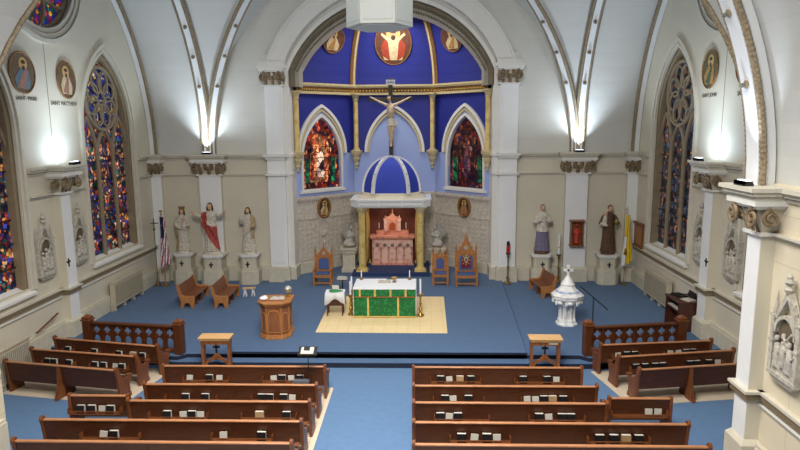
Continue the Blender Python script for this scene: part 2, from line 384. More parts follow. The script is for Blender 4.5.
# ---- transept walls with windows
def lip(cb_,loop,t,ax,wd,prot,o=None): pass
WC=(24.6,16.85); W_HW,W_Z0,W_ZS,W_RISE=1.95,2.45,7.4,3.05
RC,RZ,RR=20.72,12.95,2.3
def wall_side(sg,name,label,nave):
    out=[(YN,0),(YE,0),(YE,ZV)]+[(YE-dT(h),ZV+h) for h in hs[1:]]+[(YN+dT(h),ZV+h) for h in hs[:0:-1]]+[(YN,ZV)]
    loops=[out,lancet(WC[0],W_HW,W_Z0,W_ZS,W_RISE)[::-1],lancet(WC[1],W_HW,W_Z0,W_ZS,W_RISE)[::-1],circle(RC,RZ,RR)[::-1]]
    w=B().holes(loops,'x',sg*XW,reveal=sg*.45).build(name,M_wall,smooth=30); S(w,label,'wall')
    # the return wall and the nave wall
    B().box(min(sg*XN,sg*XW),max(sg*XN,sg*XW),YN-.25,YN,0,ZV).build('return_wall',M_nave,w)
    b=B()
    b.box(min(sg*(XN-.05),sg*XW*.9),max(sg*(XN-.05),sg*XW*.9),-9,YN-.25,0,ZV+.1); b.build('nave_wall',M_nave,w)
    # string courses, chair rail, plinth
    def run(y0,y1,x,nm='cornice'):
        c=B()
        for z0,z1,p in ((6.17,6.25,.22),(6.08,6.17,.14),(5.99,6.05,.06),(5.30,5.35,.13),(5.24,5.30,.06)):
            c.box(min(sg*x,sg*(x-p)),max(sg*x,sg*(x-p)),y0,y1,z0,z1)
        c.build(nm,M_ledge,w)
    run(26.85,YE,XW); run(19.1,22.35,XW); run(YN,14.6,XW); run(-4,YN-.2,XN-.05)
    def rail(y0,y1,x):
        c=B()
        for z0,z1,p in ((1.99,2.05,.11),):
            c.box(min(sg*x,sg*(x-p)),max(sg*x,sg*(x-p)),y0,y1,z0,z1)
        c.build('chair_rail',M_ledge,w)
        c=B().box(min(sg*x,sg*(x-.08)),max(sg*x,sg*(x-.08)),y0,y1,1.85,1.99); c.build('rail_molding',M_molding,w)
        c=B().box(min(sg*x,sg*(x-.06)),max(sg*x,sg*(x-.06)),y0,y1,1.72,1.76); c.build('rail_bead',M_trim,w)
        c=B().box(min(sg*x,sg*(x-.12)),max(sg*x,sg*(x-.12)),y0,y1,0,.82).box(min(sg*x,sg*(x-.09)),max(sg*x,sg*(x-.09)),y0,y1,.82,.9); c.build('plinth',M_stone,w)
    rail(YN,YE,XW); rail(-4,YN-.2,XN-.05)
    B().box(min(sg*XW,sg*(XW-.006)),max(sg*XW,sg*(XW-.006)),20.71,20.73,6.3,10.3).build('wall_joint',M_molding,w)
    # sloping sills
    for c in WC:
        s=B().prism([(sg*XW,W_Z0),(sg*(XW-.12),W_Z0-.05),(sg*(XW-.12),W_Z0-.16),(sg*XW,W_Z0-.22)],'y',c-W_HW-.15,c+W_HW+.15) if False else B()
        v=[(sg*(XW-.14),W_Z0-.12),(sg*(XW+.45),W_Z0+.14),(sg*(XW+.45),W_Z0-.2),(sg*(XW-.14),W_Z0-.2)]
        s.prism(v,'y',c-W_HW-.12,c+W_HW+.12); s.build('sill',M_trim,w)
    return w
wl=wall_side(-1,'wall_left','beige left transept wall with tall lancet windows and round rose window',0)
wr=wall_side(1,'wall_right','beige right transept wall with tall lancet window and round rose window',0)
# ---- windows
nwin=[0]
def window(sg,kind,c,glass,label,gl2=None):
    nwin[0]+=1; t=S(thing('window_%d'%nwin[0],label,'window',(sg*XW,c,0)),label,'window')
    xg=sg*.32
    def ring(loop,prof,mat,nm,x=0,ctr=(0,7)):
        p=[(x,a,b) for a,b in loop]
        B().sweep(p,prof,lambda i,q:(0,ctr[0]-q.y,ctr[1]-q.z),closed=True).build(nm,mat,t,smooth=30)
    if kind=='lancet':
        lo=lancet(0,W_HW,W_Z0,W_ZS,W_RISE,14)
        # moulded outer architrave (open at the sill) : three steps
        for off,wd,pr,mt in ((.16,.13,.1,M_trim),(.0,.10,.05,M_trim)):
            path=[(0,y,z) for y,z in lancet(0,W_HW+off,W_Z0-.05,W_ZS,W_RISE+off*1.5,14)][1:]+[(0,-W_HW-off,W_Z0-.05)]
            B().sweep(path,[(-.02*sg if False else -pr,-wd/2),(pr,-wd/2),(pr,wd/2),(-pr,wd/2)],lambda i,q:(0,-q.y,7.0-q.z if q.z>W_ZS else 0)).build('architrave',M_arch,t)
        path=[(sg*.2,y,z) for y,z in lancet(0,W_HW-.12,W_Z0-.05,W_ZS,W_RISE-.2,14)][1:]+[(sg*.2,-W_HW+.12,W_Z0-.05)]
        B().sweep(path,[(-.12,-.1),(.12,-.1),(.12,.1),(-.12,.1)],lambda i,q:(0,-q.y,7.0-q.z if q.z>W_ZS else 0)).build('window_frame',M_stone2,t)
        B().prism([(a,b) for a,b in lancet(0,W_HW-.02,W_Z0,W_ZS,W_RISE-.03,14)],'x',xg,xg+sg*.04).build('stained_glass',glass,t,smooth=0)
        if gl2:
            B().prism(circle(0,8.62,1.2,32),'x',xg-sg*.03,xg).build('rosette_glass',gl2,t,smooth=0)
        b=B(); r=.07; xm=sg*.22
        for m in (-.62,.62): b.tube([(xm,m,W_Z0),(xm,m,6.5)],.085,8)
        # three sub-lancets
        for cc,zz,ri in ((0,6.3,1.15),(-1.25,6.3,1.6),(1.25,6.3,1.6)):
            a=arcpts(.62,zz,ri,8); b.tube([(xm,cc+x,z) for x,z in a]+[(xm,cc-x,z) for x,z in a[-2::-1]],r,6)
        b.tube([(xm,1.22*cos(a*PI/16),8.62+1.22*sin(a*PI/16)) for a in range(32)],.08,6,closed=True)
        for k in range(8):
            a0=2*PI*(k+.5)/8; pts=[]
            for j in range(13):
                q=PI*2*j/12; rr=.68+.44*cos(q); tt=.34*sin(q); pts.append((xm,rr*cos(a0)-tt*sin(a0),8.62+rr*sin(a0)+tt*cos(a0)))
            b.tube(pts,.05,5)
        b.build('tracery',M_stone2,t)
        b=B()
        for z in (3.2,3.95,4.7,5.45,6.2): b.tube([(sg*.27,-W_HW+.1,z),(sg*.27,W_HW-.1,z)],.022,5)
        b.build('saddle_bar',M_black,t)
    else:
        for rr,wd,pr in ((RR+.32,.16,.12),(RR+.14,.14,.07),(RR-.04,.14,.03)):
            ring([(a,b) for a,b in circle(0,RZ,rr,48)],[(-pr,-wd/2),(pr,-wd/2),(pr,wd/2),(-pr,wd/2)],M_arch,'architrave',0,(0,RZ))
        B().prism(circle(0,RZ,RR,40),'x',xg,xg+sg*.04).build('stained_glass',glass,t,smooth=0)
        b=B(); xm=sg*.24
        for k in range(6):
            a0=2*PI*(k+.5)/6; pts=[]
            for j in range(17):
                q=PI*2*j/16; rr=1.3+.9*cos(q); tt=.62*sin(q); pts.append((xm,rr*cos(a0)-tt*sin(a0),RZ+rr*sin(a0)+tt*cos(a0)))
            b.tube(pts,.07,6)
        b.tube([(xm,.4*cos(a*PI/8),RZ+.4*sin(a*PI/8)) for a in range(16)],.07,6,closed=True)
        b.tube([(xm,(RR-.1)*cos(a*PI/20),RZ+(RR-.1)*sin(a*PI/20)) for a in range(40)],.1,6,closed=True)
        b.build('tracery',M_stone2,t)
    return t
M_stone2=M('tracery_stone',(150,134,108),.65,ns=5,na=.15)
window(-1,'lancet',WC[0],G_left,'bright stained-glass lancet window with rosette in the left wall',G_rosette)
window(-1,'lancet',WC[1],G_left,'stained-glass lancet window cut by the photograph\'s left edge',G_rosette)
window(-1,'rose',RC,G_rose,'round blue rose window high in the left wall')
window(1,'lancet',WC[0],G_right,'dark stained-glass lancet window with rosette in the right wall',G_right)
window(1,'lancet',WC[1],G_right,'lancet window of the right wall behind the near pier',G_right)
window(1,'rose',RC,G_rose,'round rose window high in the right wall, partly behind the rib')
# lettering under the medallions
def wtext(s,wall,sg,y,z,size):
    m=Matrix(((0,0,-sg,sg*(XW-.012)),(-sg if sg>0 else 1,0,0,y),(0,1,0,z),(0,0,0,1))); text(s,size,M_letter,wall,m)
wtext('\u00b7SAINT\u00b7 MARK\u00b7',wl,-1,19.55,8.42,.18); wtext('SAINT MATTHEW',wl,-1,21.62,8.33,.2); wtext('SAINT JOHN',wr,1,21.75,8.42,.19); wtext('SAINT',wr,1,19.6,8.38,.19)
# ---- east wall
NX=40; eb=B(); 
def hN(X):
    d=max(0,XN-abs(X)); return sqrt(max(0,RN*RN-(RN-min(d,RN))**2))
AZ,AR=8.04,5.08
xs=sorted(set([-XN+2*XN*i/NX for i in range(NX+1)]+[-4.76,-4.7599,4.76,4.7599]))
def ebot(x): return AZ+sqrt(AR*AR-x*x) if abs(x)<4.76 else ZV
for i in range(len(xs)-1):
    a,b=xs[i],xs[i+1]; eb.quad((a,YE,ebot(a)),(b,YE,ebot(b)),(b,YE,ZV+hN(b)),(a,YE,ZV+hN(a)))
ew=eb.build('wall_back',M_wallup,smooth=0); S(ew,'east end wall pierced by the great sanctuary arch','wall')
b=B()
for sg in (-1,1): b.box(min(sg*4.85,sg*XW),max(sg*4.85,sg*XW),YE,YE+.3,0,ZV)
b.build('lower_wall',M_wall,ew)
for sg in (-1,1):
    c=B(); X=lambda p,q:(min(sg*p,sg*q),max(sg*p,sg*q))
    for z0,z1,p in ((6.17,6.25,.22),(6.08,6.17,.14),(5.99,6.05,.06),(5.30,5.35,.13),(5.24,5.30,.06)): c.box(*X(5.7,XW),YE-p,YE,z0,z1)
    c.build('cornice',M_ledge,ew)
    c=B().box(*X(4.8,XW),YE-.12,YE,ZS-.1,.93).box(*X(4.8,XW),YE-.09,YE,.93,1.0); c.build('plinth',M_stone,ew)
# sanctuary arch mouldings
def archpath(y,zc,r,z0,zb=None,n=26):
    a0=math.asin((z0-zc)/r); p=[(r*cos(a0+(PI-2*a0)*i/n),y,zc+r*sin(a0+(PI-2*a0)*i/n)) for i in range(n+1)]
    if zb is not None: p=[(p[0][0],y,zb)]+p+[(p[-1][0],y,zb)]
    return p
def archsweep(path,prof,name,mat,parent): B().sweep(path,prof,lambda i,q:(-q.x,0,(8.0-q.z) if q.z>9.9 else 0)).build(name,mat,parent,smooth=30)
t=trim('broad white arch band over the sanctuary opening','arch')
archsweep(archpath(YE-.22,8.24,5.5,10.3),[(-.22,-.36),(.22,-.36),(.22,.36),(-.22,.36)],'arch_band',M_trim,t)
archsweep(archpath(YE-.46,8.24,5.83,10.3),[(-.05,-.05),(.05,-.05),(.05,.05),(-.05,.05)],'arch_bead',M_trim,t)
t=trim('carved and gilded moulding inside the sanctuary arch','arch')
archsweep(archpath(YE+.0,8.04,5.05,9.95,9.25),[(-.12,-.08),(.12,-.08),(.12,.08),(-.12,.08)],'outer_fillet',M_trim,t)
archsweep(archpath(YE+.12,7.95,4.93,9.95,9.25),[(-.14,-.17),(.05,-.17),(.16,-.05),(.16,.05),(.05,.15),(-.14,.15)],'carved_roll',M_archcarv,t)
archsweep(archpath(YE+.30,7.86,4.78,9.95,9.25),[(-.14,-.1),(.1,-.1),(.1,.08),(-.14,.08)],'inner_fillet',M_archgrey,t)
archsweep(archpath(YE+.6,7.80,4.69,9.95,9.25),[(-.45,-.05),(.45,-.05),(.45,.02),(-.45,.02)],'arch_soffit',M_archgrey,t)
b=B(); pth=archpath(YE+.14,7.83,4.72,9.95,9.3,90)
for i in range(1,len(pth)-1):
    x,y,z=pth[i]; b.ell((x,y,z),.05,6,4)
b.build('bead_row',M_archcarv,t)
# ---- capitals and piers.  local frame: x along the wall, -y outward, z up
def capital(par,w,d,z0,z1,gilt,wide=1.45):
    H=z1-z0; W=w*wide; D=d+.28
    c=B().fr(-w/2-.02,w/2+.02,-d-.02,0,z0,-W/2+.06,W/2-.06,-D+.06,0,z1-.14).build('capital',M_stone if gilt else M_trim,par)
    B().box(-W/2-.06,W/2+.06,-D-.06,0,z1-.1,z1).box(-W/2,W/2,-D,0,z1-.16,z1-.1).build('abacus',M_trim,c)
    B().box(-w/2-.09,w/2+.09,-d-.09,0,z0-.07,z0).build('astragal',M_trim,c)
    gm=M_gilt
    for sx in (-1,1):
        b=B(); pts=[];rs=[]
        for i in range(26):
            a=i/25*3.6*PI; r=.19*(1-i/30)*H/.62; pts.append((sx*(W/2-.12+r*cos(a+PI/2)*.95),-D+.0-.02*i/25,z1-.33*H/.62+r*sin(a+PI/2)*1.0)); rs.append(.048*(1-.5*i/25))
        b.tube(pts,rs,6)
        b.tube([(sx*(W/2-.16),-D+.02,z1-.16),(sx*(W/2-.3),-d-.1,z0+H*.45),(sx*(w/2-.1),-d-.02,z0+.02)],[.06,.05,.03],6)
        # side return of the volute
        pts=[]
        for i in range(20):
            a=i/19*3*PI; r=.16*(1-i/26)*H/.62; pts.append((sx*(W/2+.0),-D*.5+r*cos(a+PI/2),z1-.33*H/.62+r*sin(a+PI/2)))
        b.tube(pts,.04,6)
        b.build('volute',gm,c)
    b=B()
    nl=3
    for row,(zb,hh) in enumerate(((z0,.5*H),(z0+.3*H,.5*H))):
        for k in range(nl+row):
            x=(-.5+(k+.5)/(nl+row))*w*1.15
            y0=-d-.02-row*.04
            b.tube([(x,y0,zb),(x,y0-.06,zb+hh*.6),(x,y0-.15,zb+hh),(x,y0-.17,zb+hh*.82)],[.07*w/.7,.08*w/.7,.06*w/.7,.02],6)
    b.build('acanthus',gm,c)
    return c
def pier(label,loc,rz,w,d,zt=5.35,zcap=6.0,gilt=True,zb=0,pl=.95,rail=None,wide=1.45,top=True):
    t=trim(label,'pier',loc,rz)
    B().box(-w/2,w/2,-d,.02,zb,zt).build('shaft',M_wall,t); B().box(-w/2+.005,w/2-.005,-d-.012,-d,zb,zt).build('front_panel',M_white,t)
    B().box(-w/2-.1,w/2+.1,-d-.1,.02,zb,pl-.1).fr(-w/2-.1,w/2+.1,-d-.1,.02,pl-.1,-w/2-.02,w/2+.02,-d-.02,.02,pl).build('base',M_stone,t)
    if rail:
        B().box(-w/2-.12,w/2+.12,-d-.12,.02,1.99,2.05).build('rail_cap',M_ledge,t); B().box(-w/2-.08,w/2+.08,-d-.08,.02,1.85,1.99).build('rail_molding',M_molding,t)
    capital(t,w,d,zt,zcap,gilt,wide)
    if top:
        W=w*wide
        B().box(-W/2-.06,W/2+.06,-d-.34,.02,6.0,6.1).box(-W/2-.12,W/2+.12,-d-.42,.02,6.1,6.18).box(-W/2-.17,W/2+.17,-d-.48,.02,6.18,6.26).build('cornice_block',M_ledge,t)
    return t
pier('far pier behind the statue in red','' or (-8.35,YE,0),0,1.0,.25,zb=ZS,pl=1.0)
pier('far pier carrying the wooden box with the red figure',(8.37,YE,0),0,1.0,.25,zb=ZS,pl=1.0)
pier('slim corner pilaster behind the processional cross',(-XW+.22,YE,0),0,.5,.2,zb=ZS,pl=1.0,wide=1.3)
pier('slim corner pilaster beside the yellow and white flag',(XW-.22,YE,0),0,.5,.2,zb=ZS,pl=1.0,wide=1.3)
pier('left transept pier between the lancet windows',(-XW,20.68,0),R(90),.56,.28,rail=1,wide=1.9)
pier('right transept pier beside the organ console',(XW,20.66,0),R(-90),.56,.28,rail=1,wide=1.9)
pier('large near right pier with scrolled gilt capital',(XN-.02,12.57,0),R(-90),.5,.32,rail=1,wide=2.0)
pier('near left pier at the frame\'s lower left corner',(-XN-.56,12.6,0),R(90),.5,.32,rail=1,wide=2.0)
for sg in (-1,1):
    t=trim(('left' if sg<0 else 'right')+' tall pilaster carrying the sanctuary arch','pilaster',(sg*5.26,YE,0))
    B().box(-.4,.4,-.3,.02,ZS,9.25).box(-.27,.27,-.33,-.3,1.2,5.1).box(-.27,.27,-.33,-.3,6.4,9.0).build('shaft',M_white,t)
    B().box(-.5,.5,-.42,.02,ZS,.95).box(-.44,.44,-.36,.02,.95,1.02).build('base',M_stone,t)
    B().box(-.54,.54,-.52,.0,6.12,6.25).box(-.46,.46,-.42,.0,6.0,6.12).box(-.48,.48,-.42,0,5.26,5.36).build('band',M_trim,t)
    capital(t,.8,.3,9.32,10.02,True,1.25)
    B().box(-.62,.62,-.7,.1,10.02,10.14).box(-.56,.56,-.62,.1,10.14,10.3).fr(-.6,.56,-.5,.1,10.3,-.5,.4,-.3,.1,10.62).build('impost',M_trim,t)
    t=trim(('left' if sg<0 else 'right')+' narrow inner jamb pilaster of the sanctuary arch','pilaster',(sg*4.72,YE+.1,0))
    B().box(-.15,.15,-.2,.9,ZS,9.25).build('shaft',M_trim,t)
    B().box(-.22,.22,-.32,.9,ZS,.95).build('base',M_stone,t)
    B().box(-.2,.2,-.3,.9,6.1,6.25).box(-.18,.18,-.28,.9,5.26,5.36).build('band',M_trim,t)
# ---- ribs
def rope(path,r,name,par,mat=None):
    # twisted rope moulding
    P=[Vector(p) for p in path]; pts=[];rs=[]
    for i in range(len(P)-1):
        n=max(1,int((P[i+1]-P[i]).length/.05))
        for k in range(n): pts.append(P[i].lerp(P[i+1],k/n)); rs.append(r*(1.0 if len(rs)%2 else .84))
    B().tube(pts,rs,6).build(name,mat or M_rope,par,smooth=0)
def rib(label,pathf,ctr,bw,dep,rr,h0=0.05,h1=None,side=1,n=26):
    t=trim(label,'vault rib'); h1=h1 or HA
    hh=[h0+(h1-h0)*sin(PI/2*i/n) for i in range(n+1)]; path=[Vector(pathf(h)) for h in hh]
    nf=lambda i,q: Vector(ctr)-q
    B().sweep(path,[(-bw/2,-.12),(bw/2,-.12),(bw/2,dep),(-bw/2,dep)],nf).build('rib_band',M_band,t,smooth=30)
    for s in (-1,1):
        pp=[]
        for i in range(len(path)):
            tt=(path[min(i+1,n)]-path[max(i-1,0)]).normalized(); nn=nf(i,path[i]); nn=(nn-tt*nn.dot(tt)).normalized(); sd=tt.cross(nn)
            pp.append(path[i]+sd*s*(bw/2+rr*.6)+nn*(dep-rr*.9))
        rope(pp,rr,'rope_molding',t)
        pp2=[]
    return t
C0=(0,(YE+YN)/2,7.0)
for sg,nm in ((-1,'left'),(1,'right')):
    rib('rib rising along the %s transept arch from its far pier'%nm,lambda h:(sg*XN,YE-dT(h)-.1,ZV+h),(sg*XN,C0[1],6.6),.24,.16,.09)
    rib('diagonal rib rising over the crossing from the %s far pier'%nm,lambda h:(sg*(XN-dN(h)-.1),YE-dT(h)-.1,ZV+h),C0,.24,.16,.09)
    rib('rib curving along the %s transept wall from its far corner'%nm,lambda h:(sg*(XW-.12),YE-dT(h)-.05,ZV+h),(sg*(XW-.12),C0[1],6.6),.2,.14,.09)
    r1=rib('rib rising along the %s transept arch from its near pier'%nm,lambda h:(sg*XN,YN+dT(h)+.1,ZV+h),(sg*XN,C0[1],6.6),.22,.16,.06)
    r2=rib('diagonal rib rising over the crossing from the %s near pier'%nm,lambda h:(sg*(XN-dN(h)-.1),YN+dT(h)+.1,ZV+h),C0,.22,.16,.06)
    r3=rib('broad rope-edged nave arch rising from the %s near pier'%nm,lambda h:(sg*(XN-.15-dN(h)),12.8,ZV+h),(0,12.8,6.4),.46,.22,.075)
    rib('rib curving along the %s transept wall from its near corner'%nm,lambda h:(sg*(XW-.12),YN+dT(h)+.05,ZV+h),(sg*(XW-.12),C0[1],6.6),.2,.14,.09)
    for q,dx in ((r1,.5),(r2,.26),(r3,.55 if sg<0 else 0)): q.location.x+=sg*dx
# ---- apse
A0L,A1L,A1R,A0R=Vector((-4.62,29.2)),Vector((-2.1,31.8)),Vector((2.1,31.8)),Vector((4.62,29.2))
AC=Vector((0,28.9)); ZB=9.42
ap=S(thing('wall_apse','blue polygonal apse wall behind the altar canopy','wall'),None,None)
ap['label']='blue three-sided apse behind the domed canopy'; ap['category']='wall'
nap=[0]
def facet(p,q,win,glass=None,label=None):
    L=(q-p).length; u=(q-p)/L; ang=math.atan2(u.y,u.x); M0=Matrix.Translation((p.x,p.y,0))@Matrix.Rotation(ang,4,'Z')
    def mk(fn,name,mat,par=ap,smooth=0):
        b=B(); b.M=M0; fn(b); return b.build(name,mat,par,smooth=smooth)
    if win: c=1.62 if p.x<0 else L-1.62
    else: c=L/2
    w,wo=(1.14,1.5) if win else (1.36,1.5)
    mk(lambda b:b.box(-.05,L+.05,0,.25,ZC,4.1),'reredos',M_grey)
    mk(lambda b:b.box(-.05,L+.05,-.1,.05,3.98,4.12).box(-.05,L+.05,-.06,.05,3.9,3.98),'reredos_ledge',M_grey)
    mk(lambda b:b.box(-.05,L+.05,-.08,.05,ZC,.9),'plinth',M_stone)
    # carved bands and panel frames on the screen
    def carve(b):
        for x0,x1 in ((.1,c-.32),(c+.32,L-.1)):
            for z in (1.0,3.0): b.box(x0,x1,-.03,0,z,z+.05)
            for x in (x0,x1-.05): b.box(x,x+.05,-.03,0,1.0,3.05)
        b.box(c-.3,c-.24,-.05,0,.9,3.0).box(c+.24,c+.3,-.05,0,.9,3.0)
        b.ell((c,-.02,2.2),(.16,.05,.16)).ell((c,-.02,1.75),(.08,.04,.12)).ell((c,-.02,1.45),(.06,.03,.1))
    mk(carve,'carved_panel',M_grey)
    def dia(b):
        for x0,x1 in ((.2,c-.4),(c+.4,L-.2)):
            nx=max(1,int((x1-x0)/.24)); 
            for i in range(nx):
                for j in range(8):
                    x=x0+(i+.5)*(x1-x0)/nx; z=1.15+j*.23; r=.09
                    b.add([(x-r,-.0,z),(x,-.0,z-r),(x+r,0,z),(x,0,z+r),(x,-.022,z)],[(0,1,4),(1,2,4),(2,3,4),(3,0,4)])
    mk(dia,'diaper_carving',M_relief2)
    zs=6.15
    hole=lancet(c,1.14,4.42,zs-.2,1.95) if win else None
    lo=[(0,4.1),(L,4.1),(L,zs),(0,zs)]
    inner=lancet(c,w if not win else 1.3,zs,zs,2.12 if win else 2.18)
    full=[(0,zs),(c-inner[1][0]+c,zs)] if False else None
    # deep blue field above the springing with the arch cut out of it
    wi=1.32 if win else 1.36; ri=2.15
    a=arcpts(wi,zs,ri,12); arch=[(c+x,z) for x,z in a]+[(c-x,z) for x,z in a[-2::-1]]
    outer=[(0,zs)]+[(c-wi,zs)]+arch[::-1][1:-1]+[(c+wi,zs),(L,zs),(L,ZB),(0,ZB)]
    mk(lambda b:b.prism(outer,'y',0,.12),'upper_wall',M_blue)
    light=[(0,4.1),(L,4.1),(L,zs),(c+wi,zs)]+arch[1:-1]+[(c-wi,zs),(0,zs)]
    if win: mk(lambda b:b.holes([light,hole[::-1]],'y',.02,reveal=.22),'lower_wall',M_sky)
    else: mk(lambda b:b.holes([light],'y',.02),'lower_wall',M_sky)
    # arch moulding (two members)
    def am(b,off,hw,pr):
        aa=arcpts(wi+off,zs,ri+off*1.5,14); pt=[(c+x,-.01,z) for x,z in aa]+[(c-x,-.01,z) for x,z in aa[-2::-1]]
        b.sweep(pt,[(-pr,-hw),(pr,-hw),(pr,hw),(-pr,hw)],lambda i,q:(c-q.x,0,zs+.3-q.z))
    for off,hw,pr,mt in ((.10,.07,.10,M_trim),(-.03,.05,.06,M_gold2)):
        b=B(); am(b,off,hw,pr); b2=b; b2.v=[M0@v for v in b2.v]; b2.build('arch_molding',mt,ap)
    if not win and True: pass
    if win:
        nwin[0]+=1; t=S(thing('window_%d'%nwin[0],label,'window',(p.x,p.y,0),ang),label,'window')
        B().prism(hole,'y',.16,.2).build('stained_glass',glass,t,smooth=0)
        lp=[(x,.02,z) for x,z in lancet(c,1.2,4.4,zs-.2,2.05)]
        B().sweep(lp,[(-.08,-.07),(.08,-.07),(.08,.07),(-.08,.07)],lambda i,q:(c-q.x,0,6-q.z),closed=True).build('window_frame',M_trim,t)
        # green and gold borders, central niche and figure in the glass
        b=B()
        for x in (-.78,.78): b.box(c+x-.12,c+x+.12,.14,.16,4.75,5.95)
        b.build('border_glass',G_green,t,smooth=0)
        n=lancet(c,.42,4.75,6.3,.8,8); B().prism(n,'y',.145,.16).build('niche_glass',G_niche if p.x<0 else G_apseR,t,smooth=0)
        f=B().at((c,.14,0)); f.ell((0,0,6.35),(.12,.01,.15),12,8).prism([(-.2,5.0),(.2,5.0),(.24,5.7),(.14,6.2),(-.14,6.2),(-.24,5.7)],'y',-.004,.004); f.build('figure_glass',G_fig if p.x<0 else G_figR,t,smooth=0)
        b=B()
        for x in (-.56,.56): b.tube([(c+x,.12,4.42),(c+x,.12,6.9)],.022,5)
        for z in (4.75,5.3,5.95,6.5,7.1): 
            hw=1.1 if z<6.2 else 1.1-(z-6.1)*.36
            b.tube([(c-hw,.12,z),(c+hw,.12,z)],.018,5)
        b.build('saddle_bar',M_black,t)
        B().box(c-1.35,c+1.35,-.1,.1,4.28,4.4).build('sill',M_trim,t)
    return M0,c
M_relief2=M('diaper_stone',(202,194,180),.7,ns=9,na=.2)
M_gold2=M('pale_gold_line',(214,196,150),.5,ns=9,na=.2)
M_glassg=M("globe_glass",(196,200,196),.12,.25,ns=3)
M_crim=M("crimson_fabric",(122,36,52),.85,ns=9)
M_motif=M("blue_painted_motif",(172,188,216),.5,ns=6)
G_niche=glassmat('glass_niche',[(220,120,70),(240,170,110),(190,80,50),(230,140,90)],7,.9)
G_fig=glassmat('glass_figure',[(250,220,190),(120,60,50),(230,200,180),(70,40,60)],5,.9); G_figR=glassmat('glass_figure_dim',[(110,70,90),(80,50,70),(130,80,80)],5,.4)
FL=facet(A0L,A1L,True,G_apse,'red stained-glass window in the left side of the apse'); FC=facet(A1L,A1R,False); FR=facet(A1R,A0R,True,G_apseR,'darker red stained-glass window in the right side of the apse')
# gilded cornice round the apse
def inset(p,d):
    n=(AC-p).normalized(); return p+n*d
pl=[A0L,A1L,A1R,A0R]
def poly_sweep(pts,prof,name,mat,par):
    # prof (inward, z)
    b=B(); K=len(prof)
    for p in pts:
        n=(AC-p); n=Vector((n.x,n.y)).normalized()
        for i,z in prof: b.v.append(Vector((p.x+n.x*i*1.25,p.y+n.y*i*1.25,z)))
    for j in range(len(pts)-1):
        for k in range(K): b.f.append((j*K+k,j*K+(k+1)%K,(j+1)*K+(k+1)%K,(j+1)*K+k)); b.m.append(0)
    return b.build(name,mat,par,smooth=0)
poly_sweep(pl,[(-.02,9.34),(.26,9.34),(.3,9.42),(.3,9.5),(-.02,9.5)],'cornice_top',M_gold2,ap)
poly_sweep(pl,[(-.02,9.12),(.14,9.12),(.22,9.34),(-.02,9.34)],'cornice_frieze',M_golddk,ap)
poly_sweep(pl,[(-.02,9.0),(.16,9.0),(.16,9.12),(-.02,9.12)],'cornice_base',M_gold2,ap)
b=B()
for p,q in ((A0L,A1L),(A1L,A1R),(A1R,A0R)):
    n=26
    for i in range(n):
        w=p.lerp(q,(i+.5)/n); d=(AC-p.lerp(q,.5)).normalized(); b.ell((w.x+d.x*.2,w.y+d.y*.2,9.2),.045,6,4)
b.build('cornice_beads',M_gold,ap)
# half dome
def DV(p,a): return Vector((AC.x+(p.x-AC.x)*cos(a),AC.y+(p.y-AC.y)*cos(a),ZB+4.9*sin(a)))
b=B(); na=16
for p,q in ((A0L,A1L),(A1L,A1R),(A1R,A0R)):
    for i in range(na):
        a0,a1=i/na*PI/2*.99,(i+1)/na*PI/2*.99; b.quad(DV(p,a0),DV(q,a0),DV(q,a1),DV(p,a1))
b.build('half_dome',M_blue,ap,smooth=50)
for p in (A1L,A1R):
    path=[DV(p,i/24*PI/2*.98) for i in range(25)]; nf=lambda i,q:Vector((AC.x,AC.y,ZB))-q
    B().sweep(path,[(-.17,-.06),(.17,-.06),(.17,.08),(.1,.14),(-.1,.14),(-.17,.08)],nf).build('dome_rib',M_golddk,ap,smooth=30)
    B().sweep(path,[(-.05,.1),(.05,.1),(.05,.19),(-.05,.19)],nf).build('rib_bead',M_gold2,ap,smooth=30)
def colonnette(p,zb,zt,label):
    t=trim(label,'colonnette',(p.x,p.y,0))
    B().lathe([(.12,zb),(.115,zt)],14).build('shaft',M_goldmarble,t)
    B().lathe([(.13,zt),(.15,zt+.03),(.12,zt+.06),(.2,zt+.26),(.25,zt+.3),(.25,zt+.36)],12).build('capital',M_gold2,t)
    B().lathe([(.02,zb-1.05),(.07,zb-1.0),(.05,zb-.92),(.13,zb-.8),(.1,zb-.7),(.2,zb-.5),(.17,zb-.42),(.27,zb-.28),(.3,zb-.2),(.3,zb-.1),(.18,zb-.08),(.16,zb)],12).build('corbel',M_gold2,t)
colonnette(inset(A1L,.3),6.35,8.72,'gold marble colonnette left of the crucifix'); colonnette(inset(A1R,.3),6.35,8.72,'gold marble colonnette right of the crucifix')
colonnette(Vector((-4.42,29.0)),6.4,8.75,'gold marble colonnette beside the left jamb of the arch'); colonnette(Vector((4.42,29.0)),6.4,8.75,'gold marble colonnette beside the right jamb of the arch')
